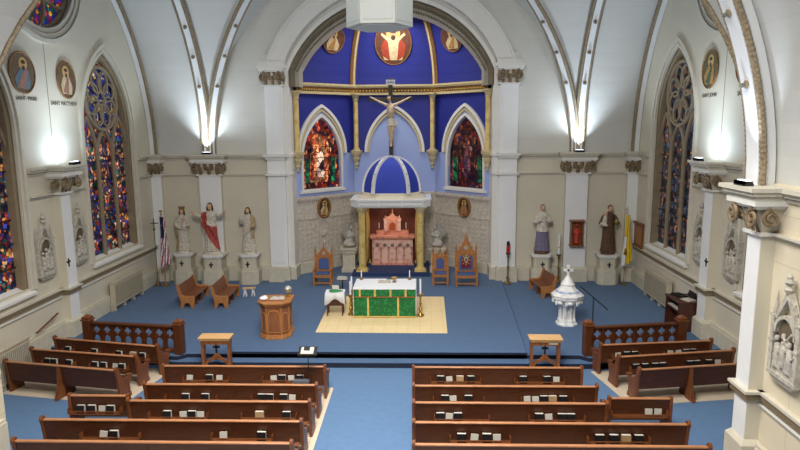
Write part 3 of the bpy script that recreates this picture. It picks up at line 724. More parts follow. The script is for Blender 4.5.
# ================================================================ PEWS AND BOOKS
ORD=['first','second','third','fourth','fifth','sixth','seventh','eighth','ninth','tenth']
def pew(label,loc,rz,L,racks=(),seams=(),group=None,support=False,square=False):
    # local frame: x along the pew, +y the way people face; rear face of the back near y=0
    t=thing('pew',label,'pew',loc,rz,group)
    h=L/2
    B().fr(-h+.04,h-.04,.05,.085,.36,-h+.04,h-.04,-.005,.03,.92).build('backrest',W_pew,t)
    b=B().box(-h+.03,h-.03,-.03,.055,.915,.955); b.build('top_rail',W_cap,t,bevel=.012)
    B().fr(-h+.04,h-.04,.1,.55,.42,-h+.04,h-.04,.09,.56,.46).build('seat',W_pew,t)
    for x in seams: B().fr(x-.03,x+.03,.07,.09,.10,x-.03,x+.03,-.02,.0,.92).build('batten',W_pew,t)
    pe=[(.06,0),(.56,0),(.54,.10),(.50,.16),(.49,.36),(.58,.54),(.60,.60),(.55,.645),(.46,.63),(.38,.585),(.28,.60),(.19,.68),(.12,.80),(.085,.93),(.07,1.0),(.02,1.035),(-.045,1.02),(-.075,.965),(-.05,.90),(-.02,.80),(.02,.5),(.05,.2)]
    if square: pe=[(.0,0),(.56,0),(.54,.10),(.50,.36),(.58,.54),(.55,.62),(.38,.59),(.19,.70),(.1,.86),(.08,.99),(-.04,.99),(-.02,.5)]
    for s in (-1,1):
        e=B().prism(pe,'x',s*h-.035,s*h+.035).build('pew_end',W_pewend,t,bevel=.008)
        B().prism([(.5,.60),(.62,.57),(.63,.63),(.52,.67),(.4,.655)],'x',s*h-.05,s*h+.05).build('armrest',W_pewend,e,bevel=.008)
    if L>3 : B().prism([(.1,0),(.5,0),(.46,.42),(.12,.42)],'x',-.03,.03).build('support',W_pew,t)
    if support: B().prism([(-.22,0),(.12,0),(.1,.4),(.0,.9),(-.03,.9),(-.06,.5),(-.14,.16)],'x',-h*.02-.05,-h*.02+.05).build('rear_support',W_pewend,t)
    for a,c in racks:
        b=B().box(a,c,-.13,.0,.50,.515).box(a,c,-.135,-.118,.565,.59).box(a,c,-.135,-.118,.50,.52)
        for x in (a,c-.015): b.box(x,x+.015,-.13,.02,.5,.66)
        b.build('book_rack',W_pewend,t)
    return t
def book_mesh(kind):
    if kind=='w':      # paper missal: pale covers
        b=B().mat(0).box(-.085,.085,-.014,.014,0,.165); return b,[M_missal]
    c={'b':M_book,'t':M_booktan,'r':M_booked}[kind]
    b=B().mat(0).box(-.1,.1,-.043,-.037,0,.195).box(-.1,.1,.037,.043,0,.195).box(-.1,-.094,-.043,.043,0,.195)
    b.mat(1).box(-.094,.097,-.037,.037,.004,.192); return b,[c,M_paper]
KN={'b':('hymnal','black hymnal'),'w':('missal','white paper missal'),'t':('hymnal','tan hymnal'),'r':('hymnal','red hymnal')}
protos={}
def book(kind,label,loc,rz,tilt,group,lean=0):
    if kind not in protos:
        b,m=book_mesh(kind); o=b.build(KN[kind][0],m,None,smooth=0); protos[kind]=o
    else:
        o=protos[kind].copy(); COL.objects.link(o)
    o.location=loc; o.rotation_euler=(tilt,lean,rz); tag(o,label,'book',group); return o
def fill(pewobj,desc,items,group):
    # items: (kind, local x); label each by its place in the pew
    items=sorted(items,key=lambda q:q[1]); cnt={}
    for _ in range(12):
        for i in range(len(items)-1):
            g_=.208-(items[i+1][1]-items[i][1])
            if g_>0: items[i]=(items[i][0],items[i][1]-g_/2); items[i+1]=(items[i+1][0],items[i+1][1]+g_/2)
    tot={}
    for k,x in items: tot[k]=tot.get(k,0)+1
    rz=pewobj.rotation_euler.z
    for k,x in items:
        cnt[k]=cnt.get(k,0)+1
        base=KN[k][1]
        if tot[k]==1: lab=f'only {base} in the rack of the {desc}'
        else: lab=f'{ORD[cnt[k]-1]} {base} from the left in the {desc}'
        px,py=pewobj.location.x,pewobj.location.y
        ly=-.062+random.uniform(-.004,.004)
        book(k,lab,(px+x*cos(rz)-ly*sin(rz),py+x*sin(rz)+ly*cos(rz),pewobj.location.z+(.523 if k!='w' else .534)),rz+random.uniform(-.02,.02),R(-3) if k!='w' else R(-8),group,0 if k!='w' else random.uniform(-.12,.12))
FZ=.014
def row(side,y,x0,x1,ypx,racks,books,desc,seams=(),square=False,label=None):
    # racks/books are given by where they stand across the pew
    t=pew(label or f'long wooden pew, {desc}',((x0+x1)/2,y,FZ),0,x1-x0,[(a-(x0+x1)/2,c-(x0+x1)/2) for a,c in racks],[s-(x0+x1)/2 for s in seams],'center block pews',square=square)
    fill(t,desc,[(k,x-(x0+x1)/2) for k,x in books],'books in the center pews')
    return t
def xs_(y,ypx,pxs): return [at(p,ypx,Y=y-.09).x for p in pxs]
def mkrow(y,x0,x1,ypx,rk,bk,desc,label,seams=(),square=False):
    rk2=[(xs_(y,ypx,r)[0]-.1,xs_(y,ypx,r)[1]+.1) for r in rk]; bk2=[(k,xs_(y,ypx,[p])[0]) for k,p in bk]
    return row(0,y,x0,x1,ypx,rk2,bk2,desc,seams,square,label)
YR=(16.15,14.92,13.95,12.95,11.98)
mkrow(YR[0],-5.85,-1.34,374,[(186,225),(265.5,306)],[('w',189),('b',208.8),('w',218.8),('w',273.6),('b',281.7),('w',291),('b',299.8)],'front pew of the left block','front pew of the left center block, behind the left kneeler',(-4.3,-2.75),True)
mkrow(YR[1],-5.82,-1.36,392,[(168,212),(254.5,298)],[('b',184.7),('b',204.5),('b',261),('b',269),('b',283),('w',291.7)],'second pew of the left block','second pew from the front in the left center block',(-3.5,))
mkrow(YR[2],-5.79,-1.37,411,[(152,203),(244.5,292)],[('b',166.5),('w',184),('b',191.8),('w',198),('t',259),('b',286)],'third pew of the left block','third pew from the front in the left center block',(-4.0,))
mkrow(YR[3],-7.31,-1.38,430,[(84,134.5),(215,268)],[('w',102),('b',113),('w',222.6),('b',261)],'fourth pew of the left block','fourth, longer pew from the front in the left center block',(-4.6,-3.0))
mkrow(YR[4],-7.33,-1.4,449,[(58,112),(205,255)],[('b',66),('w',76),('b',90.5),('w',107),('b',219),('t',231),('b',249)],'last pew of the left block','nearest long pew in the left center block',(-4.5,))
t=mkrow(14.22,-7.40,-5.93,408,[(72,116.5)],[('b',80),('b',91),('w',101.2),('b',110)],'short left pew','short pew joined to the left end of the third row',(),True)
mkrow(YR[0],1.10,5.68,374,[(434,477.5),(518.5,561.5)],[('b',440.7),('w',449.7),('t',460),('b',471),('b',523.5),('b',547.5),('w',557)],'front pew of the right block','front pew of the right center block, behind the right kneeler',(2.6,4.2),True)
mkrow(YR[1],1.12,5.74,392,[(437,480.5),(525.5,571)],[('b',445),('w',453.5),('b',468.6),('w',529.2),('w',535.7),('b',543.3),('t',553),('b',563.6)],'second pew of the right block','second pew from the front in the right center block',(3.4,))
mkrow(YR[2],1.13,5.70,411,[(438.5,485.5),(533.5,581.5)],[('b',441.7),('w',449),('b',457),('b',539.4),('w',549.5),('b',562.5),('b',571)],'third pew of the right block','third pew from the front in the right center block',(3.9,))
mkrow(YR[3],1.14,7.18,430,[(454.5,506.5),(593,646.5)],[('b',461.7),('w',474.4),('b',487),('w',497.4),('b',600.5),('b',614.6),('t',627),('b',639.7)],'fourth pew of the right block','fourth, longer pew from the front in the right center block',(4.7,))
mkrow(YR[4],1.15,7.2,449,[(480,512),(600,650)],[('b',491.5),('b',503.5),('w',612)],'last pew of the right block','nearest long pew in the right center block',(4.5,))
mkrow(14.26,5.86,7.33,408,[(616,664.5)],[('w',649.5),('w',658.8)],'short right pew','short pew joined to the right end of the third row',(),True)
# side pews, turned toward the altar
def side(p0,p1,bk,ypx,desc,label,support=False):
    a,c=Vector(p0),Vector(p1); d=c-a; rz=math.atan2(d.y,d.x); L=d.length; mid=(a+c)/2
    items=[]
    for k,px,py in bk:
        r=RM@Vector(((px-400)/F,-(py-225)/F,-1)); n=Vector((-sin(rz),cos(rz),0)); q=Vector((mid.x,mid.y,0))-n*.09
        tt=(q-CAM).dot(n)/r.dot(n); w=CAM+r*tt; items.append((k,(w.x-mid.x)*cos(rz)+(w.y-mid.y)*sin(rz)))
    racks=[]
    if items:
        xs=sorted(x for k,x in items); cur=[xs[0]]
        for x in xs[1:]:
            if x-cur[-1]>.85: racks.append((cur[0]-.18,cur[-1]+.18)); cur=[x]
            else: cur.append(x)
        racks.append((cur[0]-.18,cur[-1]+.18)); racks=[(max(u,-L/2+.06),min(v,L/2-.06)) for u,v in racks]
    t=pew(label,(mid.x,mid.y,FZ),rz,L,racks,(),'side block pews',support); fill(t,desc,items,'books in the side pews'); return t
side((-10.5,16.42),(-7.0,15.80),[],0,'','nearest of three left side pews, with bare back and rear support',True)
side((-10.36,17.40),(-6.93,16.84),[('b',46.5,357),('b',53,358),('b',68,359),('b',94,361.5),('b',102.5,362),('w',114,363),('b',121,363.5)],0,'middle left side pew','middle of three left side pews, books along its back')
side((-10.23,18.38),(-6.66,17.68),[('b',67,347.5),('b',93.5,348.5),('b',118,350),('t',132,351),('b',141.5,351.5)],0,'far left side pew','farthest left side pew, just behind the left rail')
side((7.18,16.03),(10.2,16.53),[],0,'','nearest of three right side pews, with bare back and rear support',True)
side((6.93,16.97),(10.42,17.55),[('b',637,363),('b',646,362.5),('b',656,361.5),('b',663.5,361),('b',691,360),('b',698,359.5),('b',710,358),('w',719,357.5)],0,'middle right side pew','middle of three right side pews, books along its back')
side((6.70,17.93),(10.15,18.36),[('w',619,352.5),('b',627.5,351.5),('b',635.5,350),('w',671,349),('w',680,348.5),('b',687,348),('b',694,347.5)],0,'far right side pew','farthest right side pew, just behind the right rail')
# ================================================================ RAILS, KNEELERS
def rail_(label,p0,p1,z):
    a,c=Vector(p0),Vector(p1); d=c-a; L=d.length
    t=thing('altar_rail',label,'altar rail',(a.x,a.y,z),math.atan2(d.y,d.x))
    for x in (0,L):
        q=B().box(x-.13,x+.13,-.13,.13,0,.98).build('post',W_rail,t,bevel=.012)
        B().box(x-.16,x+.16,-.16,.16,.98,1.02).fr(x-.12,x+.12,-.12,.12,1.02,x-.13,x+.13,-.13,.13,1.09).fr(x-.13,x+.13,-.13,.13,1.09,x-.02,x+.02,-.02,.02,1.17).build('post_cap',W_pewend,q)
    B().box(.1,L-.1,-.09,.09,.86,.93).build('handrail',W_rail,t,bevel=.012)
    B().box(.1,L-.1,-.05,.05,.06,.15).build('bottom_rail',W_rail,t)
    n=8; w=(L-.26)/n
    for k in range(n):
        c0=.13+(k+.5)*w; r=.066
        # pierced tracery panel: quatrefoil over a pointed opening
        b=B(); q=[]
        for i in range(4):
            for j in range(-4,5):
                aa=PI/2*i+PI/2+j*PI/7.0
                q.append((c0+r*1.05*cos(PI/2*i+PI/2)+r*.82*cos(aa),.685+r*1.05*sin(PI/2*i+PI/2)+r*.82*sin(aa)))
        lan=[(c0+x,z) for x,z in lancet(0,w*.31,.16,.38,.13,5)]
        b.holes([[(c0-w/2,.13),(c0+w/2,.13),(c0+w/2,.87),(c0-w/2,.87)],q[::-1],lan[::-1]],'y',-.03,reveal=.06)
        b.holes([[(c0-w/2,.13),(c0+w/2,.13),(c0+w/2,.87),(c0-w/2,.87)],q[::-1],lan[::-1]],'y',.03)
        b.build('tracery_panel',W_rail,t,smooth=0)
    for k in range(n+1):
        B().box(.13+k*w-.022,.13+k*w+.022,-.05,.05,.13,.87).build('baluster',W_rail,t)
    return t
rail_('carved wooden altar rail on the left side of the sanctuary',(-9.6,19.22),(-6.42,18.8),ZS)
rail_('carved wooden altar rail on the right side of the sanctuary',(6.54,18.82),(9.62,19.3),ZS)
def kneeler(label,loc,rz,seen_paper):
    W_oak=W_kneel; t=thing('prie_dieu',label,'kneeler',loc,rz); t.scale=(.88,1,1.1)
    B().fr(-.52,.52,-.17,.2,.95,-.52,.52,-.17,.2,1.02).box(-.56,.56,-.22,.24,1.02,1.06).build('book_rest',W_pale,t,bevel=.008)
    B().box(-.5,.5,-.13,-.1,.84,.95).build('apron',W_oak,t)
    side_=[(-.16,0),(.3,0),(.3,.08),(.12,.16),(.09,.5),(.16,.8),(.18,.95),(-.16,.95),(-.1,.8),(-.14,.55),(-.08,.4),(-.14,.14)]
    for s in (-1,1):
        l=B().prism(side_,'x',s*.46-.045,s*.46+.045).build('side_panel',W_oak,t,bevel=.01)
    p=[(-.44,.16)]+[(-.44+.88*i/12,.16+.27*sin(PI*i/12)) for i in range(13)]+[(.44,.16)]
    ar=[(.42*cos(PI*i/14),.18+.27*sin(PI*i/14)) for i in range(15)]+[(-.36*cos(PI*i/14),.16+.22*sin(PI*i/14)) for i in range(15)]
    B().prism(ar,'y',-.04,.02).build('arch_brace',W_oak,t)
    B().prism([(-.17,.42),(.17,.42),(.1,.5),(.05,.56),(-.05,.56),(-.1,.5)],'y',-.04,.02).build('cross_base',W_oak,t)
    B().box(-.028,.028,-.035,.015,.56,.84).box(-.12,.12,-.035,.015,.71,.765).build('cross',M_black,t)
    B().box(-.48,.48,-.62,-.16,0,.06).box(-.44,.44,-.6,-.2,.06,.16).build('kneeling_pad',W_oak,t)
    if seen_paper: B().box(.1,.4,-.145,-.132,.885,.93).build('paper_slip',M_paper,t)
    return t
kneeler('oak kneeler with cut-out cross before the left front pew',(-4.98,18.05,0),R(1),False)
kneeler('oak kneeler with cut-out cross and paper slip before the right front pew',(5.06,18.05,0),R(-1),True)
# music stand
t=thing('music_stand','black music stand at the right end of the front left pew','music stand',(-1.72,15.78,FZ))
B().lathe([(.012,.03),(.012,1.46)],8).build('pole',M_black,t)
b=B()
for k in range(3):
    a=2*PI*k/3+.4; b.tube([(0,0,.2),(.2*cos(a),.14*sin(a),.012)],.012,6)
b.build('tripod',M_black,t)
B().box(-.42,.02,-.1,.12,.66,.69).box(-.42,.02,-.12,-.1,.66,.72).build('lower_tray',M_traygrey,t)
B().at((0,.0,1.52),0,R(-62)).box(-.25,.25,-.012,.012,-.16,.16).box(-.25,.25,-.05,.012,-.17,-.155).build('desk',M_black,t)
b=B().at((0,-.03,1.285),0,R(-62)).mat(0).box(-.17,.17,-.035,-.016,-.13,.10).mat(1).box(-.1,.06,-.045,-.036,-.02,.12)
tag(b.build('score',[M_paper,M_book],None,smooth=0,loc=(-1.72,15.78,FZ+.26)),'white score with dark folder lying open on the black music stand','sheet music')
# ================================================================ SANCTUARY FURNITURE
# beige tiled rug under the altar
rg=B().prism([(-2.36,20.66),(2.23,20.6),(2.28,25.2),(-2.4,25.2)],'z',ZC,ZC+.02).build('rug',M_rug,None,smooth=0); tag(rg,'beige tile-patterned rug under the green altar','rug')
RZ_=ZC+.02
# altar
t=thing('altar','altar with green brocade frontal and white linen in the sanctuary center','altar',(-.03,22.95,RZ_))
AW=1.145; AH=1.16
B().box(-AW+.03,AW-.03,-.62,.66,0,AH-.03).build('table',W_oak,t)
fr_=B().box(-AW,AW,-.67,-.63,.02,.84).build('frontal',M_green,t)
b=B()
for x in (-.62,.50): B().box(x-.035,x+.035,-.682,-.67,.07,.82).build('gold_orphrey',M_gold,fr_)
B().box(-AW,AW,-.682,-.67,.02,.07).build('gold_hem',M_gold,fr_)
sf=B().box(-AW-.01,AW+.01,-.7,-.66,.80,1.1).build('superfrontal',M_green,t)
b=B()
for x in (-.92,-.36,.22,.78): B().box(x-.035,x+.035,-.712,-.7,.82,1.1).build('gold_orphrey',M_gold,sf)
b=B(); B().box(-AW-.012,AW+.012,-.716,-.698,.79,.83).build('gold_fringe',M_golddk,sf)
B().box(-AW-.03,AW+.03,-.71,.7,AH-.03,AH).box(-AW-.03,-AW-.012,-.68,.68,.12,AH).box(AW+.012,AW+.03,-.68,.68,.12,AH).box(-AW-.02,AW+.02,-.72,-.70,AH-.06,AH).build('altar_cloth',M_cloth,t,bevel=.006)
AT=RZ_+AH
def missal(label,loc,rz,c=M_booked,w=.24,d=.3):
    t=thing('open_book',label,'book',loc,rz)
    B().box(-w,w,-d/2,d/2,0,.02).build('cover',c,t)
    b=B()
    for s in (-1,1):
        pr=[(0,.02)]+[(s*w*.96*i/6,.02+.045*sin(PI*(i/6)*.9+.25)) for i in range(7)]+[(s*w*.96,.02)]
        b.prism(pr,'y',-d/2+.012,d/2-.012)
    b.build('pages',M_paper,t); return t
missal('open white missal lying on the altar cloth',(-.08,23.1,AT),R(4),M_booktan)
pl_=B().mat(0).lathe([(0.02,0),(.09,.01),(.03,.03),(.03,.1),(.1,.14),(.11,.2)],14); tag(pl_.build('chalice',[M_brass],None,loc=(.3,23.1,AT)),'small brass vessel beside the open missal on the altar','chalice')
bk=B().mat(0).box(-.13,.13,-.1,.1,0,.035).mat(1).box(-.125,.125,-.101,-.098,.006,.03); tag(bk.build('closed_book',[M_book,M_paper],None,loc=(.13,23.55,AT),rz=.2),'dark closed book behind the open missal on the altar','book')
def altar_candle(label,loc):
    t=thing('candle',label,'candle',loc)
    B().lathe([(.075,0),(.08,.015),(.03,.03),(.022,.06),(.05,.08),(.05,.1)],12).build('holder',M_brass,t)
    B().lathe([(.022,.1),(.02,.36),(.004,.37)],10).build('wax',M_cloth,t); return t
altar_candle('short white candle on the left end of the altar',(-1.0,23.5,AT)); altar_candle('short white candle on the right end of the altar',(.88,23.5,AT))
def floor_candle(label,loc,h,candle,mat=M_brass,wr=.035,brassy=True,red=False,dark=False,rz=0,br=.19):
    t=thing('candlestick',label,'candlestick',loc,rz)
    s=h
    B().lathe([(br,0),(br,.03),(br*.7,.07),(.06,.12),(.035,.2),(.07,.26),(.075,.30),(.03,.36),(.028,s*.5),(.06,s*.53),(.06,s*.56),(.028,s*.6),(.03,s*.82),(.07,s*.87),(.035,s*.91),(.11,s*.97),(.12,s)],16).build('stand',mat,t)
    for k in range(3):
        a=2*PI*k/3+PI/6; B().ell((br*.9*cos(a),br*.9*sin(a),.035),(.05,.05,.035),8,6).build('foot',mat,t)
    if red:
        B().lathe([(.05,s),(.085,s+.05),(.085,s+.3),(.07,s+.32)],14).build('red_glass',M_flame,t)
        B().lathe([(.06,s+.32),(.075,s+.36),(.07,s+.5),(.03,s+.54)],14).build('dark_cap',M_black,t)
    else:
        B().lathe([(wr,s),(wr*.95,s+candle),(.006,s+candle+.01)],12).build('candle',M_cloth,t)
        B().lathe([(wr+.006,s+candle*.3),(wr+.006,s+candle*.36)],12).build('candle_band',M_gold,t) if candle>.6 else None
    return t
floor_candle('brass candlestick with white taper right of the altar',(1.30,22.5,RZ_),.88,.56,br=.12)
floor_candle('brass candlestick with white taper just left of the altar',(-1.34,22.6,RZ_),.82,.5,br=.09)
floor_candle('second brass candlestick with white taper, nearer the side table',(-1.36,23.2,RZ_),.85,.5,br=.09)
floor_candle('sanctuary lamp stand with red glass before the right pilaster',(5.28,27.7,ZS),1.45,.5,M_brassdk,red=True)
floor_candle('tall thick white paschal candle on a brass stand near the purple-robed statue',(7.6,27.85,ZS),1.35,.95,M_brassdk,wr=.05,br=.13)
# credence table left of the altar
t=thing('side_table','small dark table with white cloth left of the altar','table',(-1.93,22.72,RZ_),R(2))
B().box(-.33,.33,-.27,.27,.84,.88).box(-.3,.3,-.25,.25,.62,.84).build('tabletop',W_organ,t)
for x in (-.28,.28):
    for y in (-.22,.22): B().fr(x-.022,x+.022,y-.022,y+.022,0,x-.028,x+.028,y-.028,y+.028,.7).build('leg',W_organ,t)
B().box(-.27,.27,-.235,-.215,.4,.62).build('apron',W_organ,t)
TZ=RZ_+.88
b=B(); n=64
rim=[];low=[]
def rr_(a,hx,hy):
    c,s_=cos(a),sin(a); m=max(abs(c)/hx,abs(s_)/hy); return (c/m,s_/m)
for i in range(n):
    a=2*PI*i/n; x,y=rr_(a,.355,.295); rim.append((x,y,.012))
    f=1.04+.05*sin(a*9); dz=.26+.05*sin(a*2+1)+.22*abs(cos(a))**6+.12*(abs(cos(a))*abs(sin(a))*2)**3
    low.append((x*f*1.03,y*f*1.03,.012-dz))
v=rim+low+[(0,0,.014)]; f=[(i,(i+1)%n,n+(i+1)%n,n+i) for i in range(n)]+[(i,(i+1)%n,2*n) for i in range(n)]
cl=b.add(v,f).build('tablecloth',M_cloth,None,loc=(-1.93,22.72,TZ),rz=R(2)); m=cl.modifiers.new('t','SOLIDIFY'); m.thickness=.008; m.offset=1
tag(cl,'white linen draped over the small table left of the altar','tablecloth')
b=B(); n=24; v=[(0,0,.05)]; f=[]
for j in range(1,6):
    for i in range(n):
        a=2*PI*i/n; r=j/5*(.21+.04*sin(3*a+1)); v.append((r*1.25*cos(a),r*.8*sin(a),max(.012,.07*(1-(j/5)**2)+.014*sin(7*a+j))))
f=[(0,1+i,1+(i+1)%n) for i in range(n)]+[(1+(j-1)*n+i,1+(j-1)*n+(i+1)%n,1+j*n+(i+1)%n,1+j*n+i) for j in range(1,5) for i in range(n)]
gc=b.add(v,f).build('folded_cloth',M_greenfab,None,loc=(-1.93,22.7,TZ+.014)); m=gc.modifiers.new('t','SOLIDIFY'); m.thickness=.012; m.offset=1; tag(gc,'crumpled green cloth on the white-draped side table','cloth')
b=B().box(-.12,.12,-.02,.02,0,.15); tag(B().at((0,0,.0),0,R(-20)).box(-.13,.13,-.015,.015,0,.16).build('card',M_paper,None,loc=(-1.95,22.96,TZ+.03)),'white card standing behind the green cloth on the side table','card')
# small white stool behind
t=thing('side_stand','small stand with white papers right of the left chair','stand',(-2.1,26.2,ZC))
B().box(-.2,.2,-.16,.16,.48,.51).build('shelf',W_organ,t); B().lathe([(.16,0),(.15,.02),(.025,.05),(.025,.48)],12).build('pole',M_black,t)
tag(B().box(-.22,.22,-.14,.14,0,.08).box(-.2,.16,-.12,.12,.08,.12).build('papers',M_paper,None,loc=(-2.1,26.2,ZC+.51)),'white papers lying on the small stand by the left chair','papers')
# ambo
t=thing('ambo','hexagonal oak ambo with arched panels on the left of the sanctuary','lectern',(-3.66,20.42,ZC),R(3)); t.scale=(.84,.92,1.08)
def oct_(w,d,ch): return [(-w+ch,-d),(w-ch,-d),(w,-d+ch),(w,d),(-w,d),(-w,-d+ch)]
B().prism(oct_(.56,.5,.26),'z',.1,1.05).build('body',W_ambo,t)
B().prism(oct_(.64,.56,.29),'z',0,.08).prism(oct_(.61,.54,.28),'z',.08,.13).build('base',W_oak,t,bevel=.01)
B().prism(oct_(.60,.54,.28),'z',1.02,1.08).prism(oct_(.66,.58,.3),'z',1.08,1.13).build('cornice',W_ambo,t)
B().at((0,0,1.13)).prism(oct_(.68,.6,.3),'z',0,.05).build('reading_top',W_oak,t,bevel=.01)
faces=[(0,-.5,0,.25),(.43,-.37,R(45),.13),(-.43,-.37,R(-45),.13),(.56,.12,R(90),.28),(-.56,.12,R(-90),.28)]
for x,y,a,hw in faces:
    b=B().at((x,y,0),a); lo=lancet(0,hw,.22,.72,hw*.8,6)
    b.sweep([(p,-.008,q) for p,q in lo],[(-.016,-.018),(.016,-.018),(.016,.018),(-.016,.018)],lambda i,q:(-q.x,0,.5-q.z),closed=True)
    for p in (-hw-.04,hw+.04): b.box(p-.015,p+.015,-.02,.01,.13,1.03)
    b.build('arched_panel',W_oak,t)
AZ2=ZC+1.18*1.08
missal('open book with red ribbons lying on the oak ambo',(-3.6,20.4,AZ2),R(3),M_booked,.26,.34)
b=B(); b.ell((0,0,.06),(.15,.12,.07),10,6).ell((.05,.02,.1),(.08,.08,.06),8,5); me=remesh(b,.02,2); me.materials.append(M_cloth)
o=mesh_obj('napkin',me,None,180,loc=(-4.03,20.25,AZ2+.012)); tag(o,'crumpled white cloth on the left corner of the oak ambo','cloth')
t=thing('lamp_globe','brass-banded glass globe lamp on the back of the oak ambo','lamp',(-3.3,20.8,AZ2))
B().lathe([(.1,0),(.11,.02),(.05,.05),(.04,.1),(.09,.13)],14).build('base',M_brass,t); B().ell((0,0,.24),(.13,.13,.13),16,10).build('globe',M_glassg,t); B().lathe([(.134,.22),(.138,.24),(.134,.26)],18).build('band',M_brass,t)
# thrones and chairs
def chair(label,loc,w,h,crest,fab,emblem,rz=0,wood_=None):
    wd=wood_ or W_oak; t=thing('sanctuary_chair',label,'chair',loc,rz); hw=w/2; bz=h*.66
    for x in (-hw+.05,hw-.05):
        B().box(x-.045,x+.045,-.33,-.24,0,.72).build('front_leg',wd,t,bevel=.008)
        p=B().box(x-.05,x+.05,.2,.3,0,bz+.1).build('back_post',wd,t,bevel=.008)
        B().lathe([(.055,bz+.1),(.06,bz+.13),(.03,bz+.17),(.05,bz+.24),(.012,bz+.42),(.03,bz+.45),(.004,bz+.5)],8,(x,.25)).build('pinnacle',wd,p)
        B().box(x-.055,x+.055,-.36,.22,.72,.78).build('armrest',wd,t,bevel=.012)
    B().box(-hw+.03,hw-.03,-.34,.28,.38,.5).build('seat_frame',wd,t,bevel=.008)
    B().box(-hw+.1,hw-.1,-.3,.2,.5,.56).build('seat_cushion',fab,t,bevel=.02)
    B().box(-hw+.05,hw-.05,-.31,-.27,.1,.16).build('stretcher',wd,t)
    # back: frame with pointed head, pierced
    fw=hw-.1
    bp=B().box(-fw,fw,.22,.28,.56,bz).build('back_panel',wd,t)
    B().prism(lancet(0,fw-.1,.66,bz-.22,.14,6),'y',.185,.22).build('back_cushion',fab,bp)
    if emblem:
        B().prism(lancet(0,fw-.19,.74,bz-.26,.1,6),'y',.172,.185).build('emblem_field',M_crim,bp)
        b=B().mat(0).prism([(-.1,1.1),(0,.92),(.1,1.1),(.1,1.24),(-.1,1.24)],'y',.160,.172).mat(1).prism([(-.05,1.1),(0,1.0),(.05,1.1),(.05,1.18),(-.05,1.18)],'y',.152,.160).mat(0)
        for k in range(8): b.ell((.17*cos(2*PI*k/8),.168,1.1+.21*sin(2*PI*k/8)),(.025,.01,.025),6,4)
        b.box(-.02,.02,.16,.172,1.24,1.36).box(-.06,.06,.16,.172,1.3,1.33); b.build('crest',[M_gold,M_bluefab],bp)
    g0=[(-fw,bz),(fw,bz),(fw*.62,bz+crest*.38),(fw*.3,bz+crest*.62),(0,bz+crest)]
    gable=[(-fw-.02,bz),(fw+.02,bz),(fw*.7,bz+crest*.30),(fw*.36,bz+crest*.62),(.03,bz+crest),(-.03,bz+crest),(-fw*.36,bz+crest*.62),(-fw*.7,bz+crest*.30)]
    hl=circle(0,bz+crest*.34,fw*.26,12)
    gb=B().holes([gable,hl[::-1]],'y',.21,reveal=.07).holes([gable,hl[::-1]],'y',.28); 
    gb.build('gable',wd,t,smooth=0)
    b=B()
    for s in (-1,1):
        for i in range(4):
            q=i/4+.1; b.ell((s*(fw*(1-q)),.245,bz+crest*(q)*.96+.02),(.035,.03,.045),6,5)
    b.lathe([(.02,bz+crest-.02),(.045,bz+crest+.05),(.015,bz+crest+.1),(.03,bz+crest+.16),(.004,bz+crest+.24)],8,(0,.245)); b.build('crocket',wd,t)
    B().box(-fw-.03,fw+.03,.19,.3,bz-.03,bz+.03).build('back_rail',wd,t)
    return t
chair('oak gothic chair with blue cushions left of the canopy',(-3.1,27.3,ZC),.86,1.9,.42,M_bluefab,False)
chair('oak gothic chair with blue cushions between canopy and tall throne',(2.2,27.4,ZC),.74,1.85,.22,M_bluefab,False)
chair('tall carved oak throne with crested crimson and blue back',(3.36,27.2,ZC),1.0,2.1,.8,M_bluefab,True)
# benches
def bench(label,loc,rz,L,nsec):
    t=thing('bench',label,'bench',loc,rz); h=L/2
    B().fr(-h+.03,h-.03,.0,.52,.40,-h+.03,h-.03,.02,.52,.44).build('seat',W_bench,t)
    for k in range(nsec):
        a=-h+.03+(L-.06)*k/nsec; c=-h+.03+(L-.06)*(k+1)/nsec
        B().fr(a+.008,c-.008,-.02,.03,.42,a+.008,c-.008,-.16,-.12,.9).build('back_panel',W_bench,t,bevel=.006)
    e=[(-.05,0),(.06,0),(.14,.2),(.3,.22),(.38,0),(.5,0),(.5,.1),(.53,.42),(.5,.5),(.12,.5),(.02,.56),(-.1,.95),(-.19,.95),(-.12,.6),(-.04,.3)]
    for s in (-1,1): B().prism(e,'x',s*h-.035,s*h+.035).build('bench_end',W_oak,t,bevel=.008)
    for k in range(1,nsec): B().prism([(.05,0),(.45,0),(.4,.4),(.1,.4)],'x',-h+L*k/nsec-.03,-h+L*k/nsec+.03).build('leg',W_bench,t)
    return t
bench('short wooden clergy bench on the left, nearest the left wall',(-8.3,24.7,ZS),R(-90)+R(1),1.78,3)
bench('short wooden clergy bench on the left, beside the small stool',(-6.95,24.7,ZS),R(-90)+R(2),1.78,3)
bench('short wooden clergy bench before the purple-robed statue',(6.72,26.1,ZS),R(90)+R(10),1.45,2)
t=thing('stool','small pale stool beside the left clergy bench','stool',(-6.05,25.6,ZS),R(10)); t.scale=(.85,.85,.8)
B().box(-.32,.32,-.16,.16,.42,.46).build('stool_top',W_pale,t,bevel=.008)
for x in (-.2,.2):
    B().prism([(x-.09,0),(x-.05,0),(x,.3),(x+.05,0),(x+.09,0),(x+.03,.42),(x-.03,.42)],'y',-.12,-.08).prism([(x-.09,0),(x-.05,0),(x,.3),(x+.05,0),(x+.09,0),(x+.03,.42),(x-.03,.42)],'y',.08,.12).build('trestle',M_white,t)
